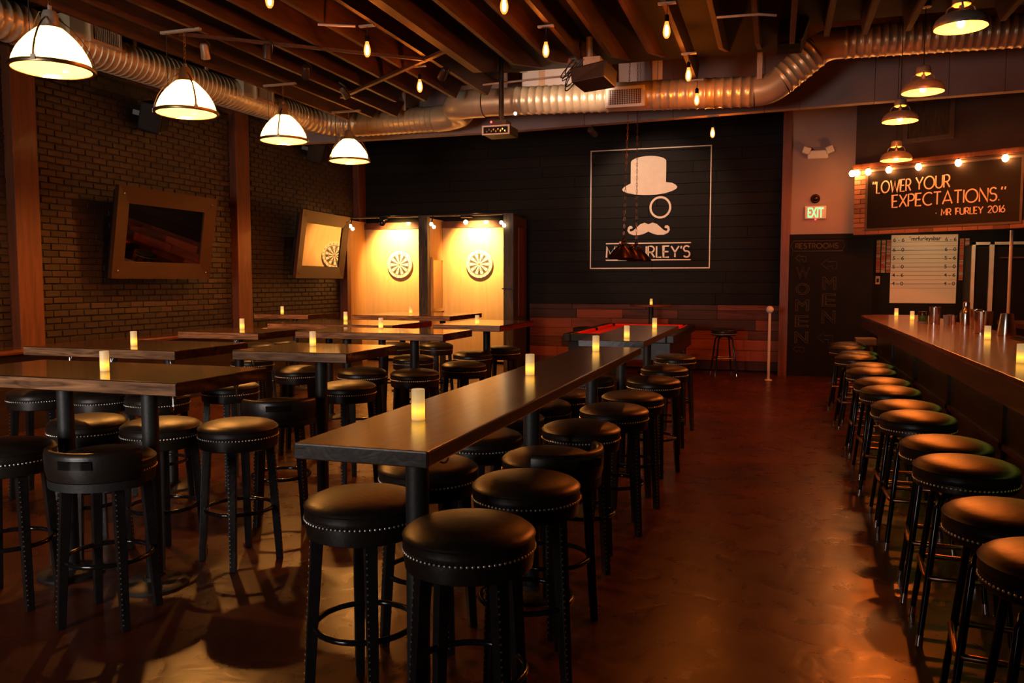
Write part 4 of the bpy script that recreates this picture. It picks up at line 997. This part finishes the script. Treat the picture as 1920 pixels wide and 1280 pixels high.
# ================================================================== EMBLEM ON THE BACK WALL
FY = YB - 0.029
t = thing('wall_emblem', 'painted emblem of top hat, monocle and moustache in a thin frame', 'wall sign', (-2.1, FY, 1.745))
ef = frame((0, FY, 0), (1, 0, 0), (0, 0, 1), (0, -1, 0))
MB().ribbon([(-3.13, 1.745), (-1.08, 1.745), (-1.08, 3.785), (-3.13, 3.785)], 0.018, ef, closed=True).build('border_line', 'paint', t)
dome = [(-2.1275 + 0.3025 * math.cos(a), 3.56 + 0.1 * math.sin(a)) for a in [PI * i / 18 for i in range(19)]]
hat = [(-1.825, 3.205)] + dome + [(-2.43, 3.205)]
brim = [(-2.43, 3.205), (-2.52, 3.16), (-2.565, 3.125), (-2.578, 3.1), (-2.555, 3.07), (-2.48, 3.04), (-2.35, 3.012), (-2.2, 2.998), (-2.1, 2.996), (-1.98, 3.0), (-1.83, 3.02), (-1.71, 3.055), (-1.65, 3.09), (-1.634, 3.12), (-1.66, 3.155), (-1.72, 3.19), (-1.825, 3.205)]
T3 = lambda p: (p[0], FY - 0.004, p[1])
MB().poly([T3(p) for p in hat + brim[1:-1]], (0, 0.004, 0)).build('hat', 'paint', t)
MB().ribbon([(-1.916 + 0.168 * math.cos(a), 2.781 + 0.172 * math.sin(a)) for a in [2 * PI * i / 48 for i in range(48)]], 0.036, ef, closed=True).build('monocle', 'paint', t)
half = [(585, 785), (550, 770), (510, 783), (475, 815), (445, 842), (422, 850), (412, 840), (416, 825), (430, 824), (441, 818), (435, 801), (414, 796), (396, 812), (391, 842), (408, 868), (448, 885), (500, 885), (548, 872), (585, 852)]
mz = lambda p: (-3.135 + (p[0] - 41) * 0.001873, 1.745 + (1192 - p[1]) * 0.00185)
mo = [mz(p) for p in half] + [mz((1172 - p[0], p[1])) for p in reversed(half[1:-1])]
MB().poly([T3(p) for p in mo], (0, 0.004, 0)).build('moustache', 'paint', t)
MB().ribbon([(-2.856, 2.174), (-1.39, 2.174)], 0.02, ef).build('upper_rule', 'paint', t)
MB().ribbon([(-2.856, 1.886), (-1.39, 1.886)], 0.02, ef).build('lower_rule', 'paint', t)
stroke_words(t, 'paint', "MR FURLEY'S", ef, -2.845, 1.93, 1.435, 0.19, 0.026, 0.17)

# ================================================================== QUOTATION SIGN
t = thing('quotation_sign', 'black signboard with cream quotation lettering above the back bar', 'sign', tuple(sp(1.17, 2.27, 0.02)))
MB().obox(sp(1.175, 2.70, 0.015), SD, SN, UZ, 2.0, 0.03, 0.84).build('board', 'signboard', t)
for s_, z_, a, b in ((1.175, 2.275, 2.06, 0.03), (1.175, 3.125, 2.06, 0.03), (0.16, 2.70, 0.03, 0.82), (2.19, 2.70, 0.03, 0.82)):
    MB().obox(sp(s_, z_, 0.022), SD, SN, UZ, a, 0.044, b).build('frame_board', 'frame_wood', t)
sf = frame(sp(0, 0, 0.031), SD, UZ, SN)
stroke_text(MB(), '"LOWER', sf, 0.25, 2.795, 0.54, 0.165, 0.018, 0.16).build('lettering', 'paint', t)
stroke_text(MB(), 'YOUR', sf, 0.86, 2.8, 0.45, 0.17, 0.018, 0.14).build('lettering', 'paint', t)
stroke_text(MB(), 'EXPECTATIONS."', sf, 0.54, 2.575, 1.46, 0.172, 0.018, 0.15).build('lettering', 'paint', t)
stroke_words(t, 'paint', '- MR FURLEY 2016', sf, 1.14, 2.42, 0.86, 0.088, 0.013, 0.16)
# dark picture above it
t = thing('framed_picture', 'large dark framed picture with a gold streak above the quotation sign', 'picture', tuple(sp(1.0, 3.5, 0.02)))
MB().obox(sp(1.0, 3.77, 0.012), SD, SN, UZ, 0.56, 0.02, 0.5).build('canvas', 'canvas', t)
for s_, z_, a, b in ((1.0, 3.49, 0.68, 0.06), (1.0, 4.05, 0.68, 0.06), (0.69, 3.77, 0.06, 0.5), (1.31, 3.77, 0.06, 0.5)):
    MB().obox(sp(s_, z_, 0.02), SD, SN, UZ, a, 0.04, b).build('frame_board', 'frame_wood', t)

# ================================================================== EXIT AREA
YE = 13.9
t = thing('exit_sign', 'small white exit sign with glowing green letters', 'exit sign', (0.57, YE, 2.5))
MB().box(0.41, YE - 0.05, 2.5, 0.728, YE, 2.7).build('housing', 'white', t, bevel=0.006)
font_text(MB(), 'EXIT', frame((0, YE - 0.051, 0), (1, 0, 0), (0, 0, 1), (0, -1, 0)), 0.452, 2.523, 0.152, 0.233, 0.02).build('lettering', 'exit_glow', t)
MB().ball((0.571, YE - 0.03, 2.49), 0.012, 8, 6).build('indicator', 'red_led', t)
t = thing('emergency_light', 'white two-headed emergency light on the plum wall', 'emergency light', (0.58, YE, 3.48))
MB().box(0.428, YE - 0.1, 3.43, 0.733, YE, 3.556).build('housing', 'white', t, bevel=0.015)
for sg, x in ((-1, 0.41), (1, 0.752)):
    MB().obox((x, YE - 0.09, 3.556), (1, 0, 0.35 * sg), (0, 1, 0), (-0.35 * sg, 0, 1), 0.115, 0.12, 0.105).build('lamp_head', 'white', t, bevel=0.015)
t = thing('security_camera', 'small dark dome camera above the exit sign', 'camera', (0.562, YE, 2.814))
MB().lathe([(0.0001, -0.09), (0.03, -0.085), (0.052, -0.06), (0.062, -0.03), (0.062, 0), (0.0001, 0)], 20, (0.562, YE, 2.814), axis='y').build('dome', 'copper', t, smooth=60)
MB().lathe([(0.062, -0.03), (0.072, -0.02), (0.072, 0), (0.062, 0)], 20, (0.562, YE, 2.814), axis='y').build('base_ring', 'plastic_black', t, smooth=40)
t = thing('restroom_lettering', 'faint chalk restroom signs with arrows on the black panel', 'wall lettering', (0.57, 13.868, 0.4))
rf2 = frame((0, 13.868, 0), (1, 0, 0), (0, 0, 1), (0, -1, 0))
stroke_text(MB(), 'RESTROOMS', rf2, 0.286, 2.038, 0.628, 0.076, 0.012, 0.22).build('restrooms_lettering', 'chalk_y', t)
MB().ribbon([(0.257, 1.995), (0.21, 2.076), (0.257, 2.157), (0.98, 2.157), (1.01, 2.076), (0.98, 1.995)], 0.008, rf2, closed=True).build('arrow_outline', 'chalk', t)
mb = MB()
for i, c in enumerate('WOMEN'): font_text(mb, c, rf2, 0.295, 1.56 - i * 0.257, 0.18, 0.215, outline=0.006, h_off=0.004)
mb.build('women_lettering', 'chalk', t)
mb = MB()
for i, c in enumerate('MEN'): font_text(mb, c, rf2, 0.695, 1.386 - i * 0.267, 0.2, 0.21, outline=0.006, h_off=0.004)
mb.build('men_lettering', 'chalk', t)
arrow = [(0, 0.08), (0.1, 0.17), (0.1, 0.12), (0.24, 0.12), (0.24, 0.0), (0.17, 0.0), (0.17, 0.05), (0.1, 0.05), (0.1, 0)]
for (ax, az, s_) in ((0.676, 1.71, 0.95), (0.647, 0.548, 0.95), (0.286, 1.83, 0.67), (0.286, 0.38, 0.67)):
    MB().ribbon([(ax + a * s_, az + b * s_) for a, b in arrow], 0.008, rf2, closed=True).build('arrow_outline', 'chalk', t)

# white pole with ball top
t = thing('white_pole', 'thin pale metal pole with a round ball top near the back wall', 'pole', (-0.08, 13.1, 0))
MB().cyl((-0.08, 13.1, 0.01), (-0.08, 13.1, 1.04), 0.021, n=14).build('shaft', 'white', t, smooth=50)
MB().ball((-0.08, 13.1, 1.085), 0.058, 16, 10).build('ball_top', 'white', t, smooth=80)
MB().lathe([(0.0001, 0.02), (0.04, 0.02), (0.06, 0.008), (0.06, 0), (0.0001, 0)], 20, (-0.08, 13.1, 0)).build('base', 'white', t, smooth=40)

# ================================================================== BACK BAR
YW = 14.4
t = thing('score_board', 'cream poster-size league board with black ruled lines and scores', 'board', (2.2, YW, 1.17))
MB().box(1.74, YW - 0.02, 1.17, 2.69, YW, 2.25).build('board', 'board_white', t)
bf = frame((0, YW - 0.021, 0), (1, 0, 0), (0, 0, 1), (0, -1, 0))
lines = MB()
for k in range(12): lines.ribbon([(1.745, 2.14 - k * 0.0665), (2.685, 2.14 - k * 0.0665)], 0.008 if k % 4 == 2 else 0.004, bf, 0.001)
stuff(lines.build('ruled_lines', 'ink', t))
txt = MB()
for i, s_ in enumerate(('6 - 6', '6 - 0', '5 - 6', '5 - 0', '4 - 6', '4 - 0')):
    zz = 2.145 - i * 0.1345 - (0.0 if i == 0 else 0.02)
    font_text(txt, s_, bf, 1.765, zz, 0.058, 0.165, 0.012, h_off=0.0015); font_text(txt, s_, bf, 2.51, zz, 0.058, 0.16, 0.012, h_off=0.0015)
stuff(txt.build('score_lettering', 'ink', t))
font_text(MB(), '*mrfurleysbar', bf, 1.99, 2.16, 0.062, 0.46, 0.025, h_off=0.0015).build('heading_lettering', 'ink', t)
t = thing('backbar_fill_lamp', 'added hidden strip lamp behind the brick lintel over the league board', 'lamp', tuple(sp(1.2, 2.32, -0.245)))  # unseen lamp added to brighten the league board
MB().obox(sp(1.2, 2.36, -0.245), SD, SN, UZ, 0.9, 0.08, 0.04).build('housing', 'lamp_metal', t)
tb = MB().cyl(sp(0.8, 2.32, -0.245), sp(1.6, 2.32, -0.245), 0.018, n=10).build('tube', 'backbar_fill_tube', t)
def tag_rack(x0, z0, z1, n, label):
    t = thing('tag_rack', label, 'rack', (x0, YW, z0), 0, 'name tag racks beside the league board')
    MB().box(x0 - 0.005, YW - 0.008, z0, x0 + n * 0.075 - 0.012, YW, z1).build('backing', 'plastic_black', t)
    mb = MB(); z = z0 + 0.005
    while z < z1 - 0.02:
        for c in range(n):
            mb.mi = random.choice((0, 0, 1, 2)); mb.box(x0 + c * 0.075, YW - 0.016, z, x0 + c * 0.075 + 0.058, YW - 0.008, z + 0.017)
        z += 0.021
    stuff(mb.build('tags', ['tag_orange', 'tag_cream', 'dart_red'], t))
tag_rack(1.525, 1.65, 2.18, 3, 'rack of small orange tags left of the cream league board')
tag_rack(2.72, 1.53, 2.2, 2, 'rack of small brown tags right of the cream league board')
t = thing('wall_switch', 'small pale wall switch below the left tag rack', 'switch', (1.55, YW, 1.5))
MB().box(1.525, YW - 0.012, 1.47, 1.59, YW, 1.6).build('plate', 'tag_cream', t); MB().box(1.54, YW - 0.02, 1.5, 1.575, YW - 0.012, 1.56).build('toggle', 'plastic_black', t)
# glass-door cooler
t = thing('glass_cooler', 'tall dark glass-door cooler with pale steel frame behind the bar', 'cooler', (3.0, 13.7, 0))
MB().box(2.76, 13.66, 0, 3.7, 14.3, 2.06).build('cabinet', 'plastic_black', t)
MB().box(2.8, 13.63, 0.1, 2.96, 13.655, 2.0).build('door_glass', 'glassdark', t); MB().box(3.04, 13.63, 0.1, 3.66, 13.655, 2.0).build('door_glass', 'glassdark', t)
for a, b, c, d in ((2.74, 2.78, 0, 2.09), (2.97, 3.025, 0, 2.09), (3.68, 3.72, 0, 2.09)): MB().box(a, 13.6, c, b, 13.66, d).build('door_frame', 'strap', t)
MB().box(2.74, 13.6, 2.05, 3.72, 13.66, 2.09).build('door_frame', 'strap', t)
MB().box(3.1, 13.58, 1.85, 3.5, 13.6, 1.87).build('door_handle', 'chrome', t)
t = thing('steel_pole', 'slim vertical steel pole behind the bar shakers', 'pole', (3.0, 12.6, 0))
MB().cyl((3.0, 12.6, 0), (3.0, 12.6, 2.2), 0.022, n=12).build('shaft', 'strap', t, smooth=50)
MB().lathe([(0.0001, 0.015), (0.06, 0.012), (0.06, 0), (0.0001, 0)], 16, (3.0, 12.6, 0)).build('base', 'strap', t)
t = thing('back_counter', 'low brown service counter behind the bar at the right edge', 'counter', (2.9, 9.5, 0))
MB().box(2.55, 6.5, 1.0, 3.3, 11.2, 1.05).build('worktop', 'barapron', t); MB().box(2.6, 6.55, 0, 3.3, 11.15, 1.0).build('cabinet', 'barfront', t)

# bar-top ware
def shaker(x, y, h, r, label, taper=0.72, capped=False):
    t = thing('cocktail_shaker', label, 'shaker', (x, y, 1.09), 0, 'steel shakers on the bar')
    pr = [(0.0001, 0.0), (r * taper, 0.0), (r * (taper + 0.02), 0.006), (r, h), (r + 0.003, h + 0.003), (r - 0.002, h + 0.003), (r * taper - 0.002, 0.01), (0.0001, 0.008)]
    if capped: pr = [(0.0001, 0.0), (r * 0.85, 0.0), (r, h * 0.62), (r * 0.92, h * 0.7), (r * 0.6, h * 0.86), (r * 0.55, h), (0.0001, h)]
    MB().lathe(pr, 28).build('cup', 'steel', t, smooth=40, local=True)
    if capped: MB().lathe([(0.0001, h), (r * 0.58, h), (r * 0.58, h + 0.03), (r * 0.4, h + 0.04), (0.0001, h + 0.04)], 20).build('cap', 'steel', t, smooth=40, local=True)
    else: MB().lathe([(r * taper + 0.001, 0.0), (r * taper + 0.004, 0.002), (r * taper + 0.004, 0.008), (r * taper + 0.001, 0.01)], 28).build('base_ring', 'steel', t, smooth=40, local=True)
shaker(1.52, 9.1, 0.165, 0.052, 'steel shaker cup just right of the jar of limes', 0.9)
shaker(1.74, 8.8, 0.19, 0.055, 'tall capped steel shaker in the group on the bar', 0.8, True)
shaker(1.72, 8.3, 0.17, 0.052, 'steel cup behind the wide steel cup on the bar', 0.85)
shaker(1.6, 7.5, 0.18, 0.066, 'wide steel cup with straight sides behind the bar candle', 0.82)
shaker(1.68, 7.75, 0.17, 0.055, 'steel cup just right of the wide steel cup', 0.82)
shaker(1.73, 7.3, 0.17, 0.045, 'rightmost upturned steel shaker cup on the bar', 1.5)
t = thing('lime_jar', 'glass jar of green limes with copper lid on the bar', 'jar', (1.42, 9.14, 1.09))
MB().lathe([(0.0001, 0.002), (0.04, 0.002), (0.045, 0.01), (0.045, 0.085), (0.0001, 0.085)], 20).build('limes', 'green', t, smooth=40, local=True)
MB().lathe([(0.046, 0.0), (0.05, 0.006), (0.05, 0.02), (0.047, 0.02)], 24).build('jar_base', 'glassjar', t, smooth=40, local=True)
MB().lathe([(0.0001, 0.085), (0.048, 0.085), (0.049, 0.1), (0.044, 0.12), (0.0001, 0.125)], 24).build('lid', 'copper', t, smooth=40, local=True)
for i, (x, y) in enumerate(((1.62, 9.05), (1.66, 8.95), (1.68, 9.2))):
    t = thing('bar_caddy', ('small dark glass tumbler left of the capped shaker', 'small steel jigger beside the capped shaker', 'small clear glass behind the steel jigger')[i], 'glass', (x, y, 1.09), 0, 'small ware on the bar')
    MB().lathe([(0.0001, 0), (0.025, 0), (0.034, 0.09), (0.031, 0.09), (0.023, 0.008), (0.0001, 0.008)], 18).build('cup', ('glassjar', 'steel', 'glassjar')[i], t, smooth=40, local=True)
    MB().lathe([(0.0001, 0.008), (0.024, 0.008), (0.029, 0.055), (0.0001, 0.055)], 16).build('contents', 'dark', t, smooth=40, local=True)
t = thing('bar_mat', 'long dark ribbed rubber mat along the back edge of the bar', 'mat', (1.72, 5.8, 1.09))
MB().box(1.66, 4.6, 1.09, 1.81, 6.9, 1.1).build('base', 'plastic_black', t)
mb = MB(); y = 4.62
while y < 6.88: mb.box(1.67, y, 1.1, 1.8, y + 0.012, 1.106); y += 0.03
stuff(mb.build('ribs', 'plastic_black', t))

# ================================================================== CEILING GEAR
t = thing('ceiling_projector', 'white-fronted projector on a dark ceiling pole below the duct', 'projector', (-3.08, 9.0, 3.2))
MB().box(-3.25, 9.0, 3.19, -2.92, 9.32, 3.29).build('body', 'plastic_black', t, bevel=0.01)
for a, b, c, d in ((-3.25, -2.92, 3.275, 3.292), (-3.25, -2.92, 3.186, 3.2), (-3.25, -3.232, 3.2, 3.275), (-2.938, -2.92, 3.2, 3.275)): MB().box(a, 8.985, c, b, 9.0, d).build('front_trim', 'white', t)
mb = MB()
for i in range(9): mb.box(-3.2 + i * 0.027, 8.99, 3.215 + 0.02 * (i % 2), -3.185 + i * 0.027, 9.0, 3.235 + 0.02 * (i % 2))
stuff(mb.build('sockets', 'chrome', t))
MB().box(-3.16, 9.05, 3.29, -2.98, 9.25, 3.36).build('mount', 'blackmetal', t)
MB().cyl((-3.07, 9.15, 3.36), (-3.07, 9.15, 4.08), 0.03, n=14).build('pole', 'blackmetal', t, smooth=50)
MB().ball((-3.15, 9.02, 3.335), 0.012, 8, 6).build('indicator', 'red_led', t); MB().ball((-2.87, 9.05, 3.42), 0.02, 10, 6).build('status_lamp', 'white_led', t)
t = thing('ceiling_box_projector', 'dark box projector hanging on a pole with trailing cables', 'projector', (-1.88, 8.5, 3.6))
MB().hexa([(-2.08, 8.5, 3.58), (-1.72, 8.42, 3.6), (-1.68, 8.85, 3.58), (-2.03, 8.9, 3.56), (-2.1, 8.5, 3.73), (-1.7, 8.42, 3.77), (-1.66, 8.85, 3.75), (-2.05, 8.9, 3.72)]).build('body', 'plastic_dark', t, bevel=0.012)
MB().box(-1.98, 8.6, 3.75, -1.8, 8.78, 3.86).build('mount', 'lamp_metal', t)
MB().cyl((-1.93, 8.68, 3.84), (-1.93, 8.68, 4.08), 0.035, n=14).build('pole', 'lamp_metal', t, smooth=50)
for k in range(5):
    a = random.uniform(0, 6); q = []
    for i in range(14):
        f = i / 13; q.append((-2.02 - 0.16 * math.sin(PI * f) + 0.05 * math.sin(a + 3 * f), 8.55 + 0.05 * k - 0.05 * math.cos(a + 4 * f), 3.83 - 0.22 * math.sin(PI * f) * (0.6 + 0.15 * k)))
    MB().tube(q, 0.006, 6).build('cable', 'rubber', t, smooth=60)
MB().cyl((-2.02, 8.86, 3.66), (-2.06, 8.95, 3.68), 0.045, n=18).build('lens', 'glassdark', t, smooth=40)  # lens shape added where the extra spot sits
bd_ = bpy.data.lights.new('box_fill_spot', 'SPOT'); bd_.energy = 130; bd_.color = (1.0, 0.62, 0.45); bd_.spot_size = math.radians(52); bd_.spot_blend = 0.4; bd_.shadow_soft_size = 0.03  # spot added to brighten the white box, not a seen beam
bo_ = bpy.data.objects.new('box_fill_spot', bd_); COL.objects.link(bo_); bo_.parent = t
pp = Vector((-2.08, 8.99, 3.70)); bo_.location = pp - Vector(t.location); bo_.rotation_euler = (Vector((-2.75, 10.95, 4.25)) - pp).to_track_quat('-Z', 'Y').to_euler()
t = thing('white_vent_box', 'large white metal box above the duct behind the box projector', 'vent box', (-2.78, 10.95, 4.1))
MB().box(-3.38, 10.95, 4.08, -2.15, 11.4, 4.4).build('casing', 'white', t, bevel=0.02)
MB().box(-3.4, 10.93, 4.36, -3.3, 10.95, 4.41).build('bracket', 'strap', t); MB().box(-2.24, 10.93, 4.06, -2.15, 10.95, 4.46).build('bracket', 'strap', t)
MB().box(-3.13, 10.935, 4.08, -3.05, 10.95, 4.4).build('tape_band', 'grille_wood', t)
t = thing('hanging_speaker', 'dark wedge loudspeaker hanging from the ceiling at upper right', 'speaker', (0.12, 8.8, 3.9))
MB().hexa([(-0.05, 8.9, 3.94), (0.2, 8.9, 3.94), (0.2, 9.3, 3.9), (-0.05, 9.3, 3.9), (-0.02, 8.7, 4.08), (0.26, 8.7, 4.08), (0.26, 9.3, 4.08), (-0.02, 9.3, 4.08)]).build('cabinet', 'plastic_black', t, bevel=0.01)
MB().box(-0.03, 8.95, 3.915, 0.18, 9.25, 3.925).build('grille', 'dark', t)
for (x, y, z, rx, rz, lb) in ((-5.3, 6.8, 3.72, 0.5, 0.4, 'pale can spotlight on the joist above the second glass lamp'), (-4.78, 7.05, 3.74, 0.2, 0.9, 'small dark can spotlight near the top edge at left'), (-4.75, 7.7, 3.7, 0.9, 0.6, 'dark angled spotlight under the thin cross rail'), (-4.85, 8.7, 3.71, 0.7, -0.3, 'angled spotlight near the fourth glass lamp'), (-3.4, 8.2, 3.7, 1.0, 0.8, 'dark spotlight right of the diagonal brace')):
    t = thing('spotlight', lb, 'spotlight', (x, y, z), 0, 'small unlit ceiling spotlights'); t.rotation_euler = (rx, 0, rz)
    MB().lathe([(0.0001, 0.08), (0.03, 0.08), (0.04, 0.06), (0.045, -0.06), (0.04, -0.065), (0.03, -0.05), (0.0001, -0.045)], 18).build('can', 'lamp_metal' if 'pale' in lb else 'plastic_dark', t, smooth=40, local=True)
    MB().tube([(0.05, 0, 0.0), (0.055, 0, 0.08), (0, 0, 0.14)], 0.008, 6).build('yoke', 'blackmetal', t, local=True)
t = thing('added_spotlight', 'added small dark can spotlight under the header aimed at the wall emblem', 'spotlight', (-2.55, 11.68, 3.68))  # assumed fixture, added to light the painted emblem
MB().cyl((-2.56, 11.6, 3.665), (-2.53, 11.78, 3.625), 0.045, n=18).build('can', 'plastic_dark', t, smooth=40)
MB().cyl((-2.55, 11.68, 3.66), (-2.55, 11.68, 3.738), 0.01, n=8).build('stem', 'blackmetal', t)
sd_ = bpy.data.lights.new('added_emblem_spot', 'SPOT'); sd_.energy = 190; sd_.color = (1.0, 0.64, 0.4); sd_.spot_size = math.radians(62); sd_.spot_blend = 0.5; sd_.shadow_soft_size = 0.04
so_ = bpy.data.objects.new('added_emblem_spot', sd_); COL.objects.link(so_); so_.parent = t
pp = Vector((-2.52, 11.82, 3.62)); so_.location = pp - Vector(t.location); so_.rotation_euler = (Vector((-2.05, 14.27, 2.7)) - pp).to_track_quat('-Z', 'Y').to_euler()
def conduit(pts, label):
    o = MB().tube(pts, 0.012, 8).build('conduit', 'strap', origin=pts[0], smooth=60)
    tag(o, label, 'conduit', 'bare conduit lengths under the joists')
conduit([(-0.55, 7.6, 3.83), (-0.2, 7.62, 3.83), (-0.05, 7.7, 3.83)], 'short pale conduit under the joists right of the largest filament bulb')
conduit([(-4.0, 6.7, 3.83), (-3.7, 6.85, 3.83)], 'short bright conduit left of the bulb above the third lamp')
conduit([(-3.35, 9.3, 3.83), (-2.4, 9.2, 3.83), (-1.9, 9.15, 3.83)], 'long dark conduit crossing between the two projectors')
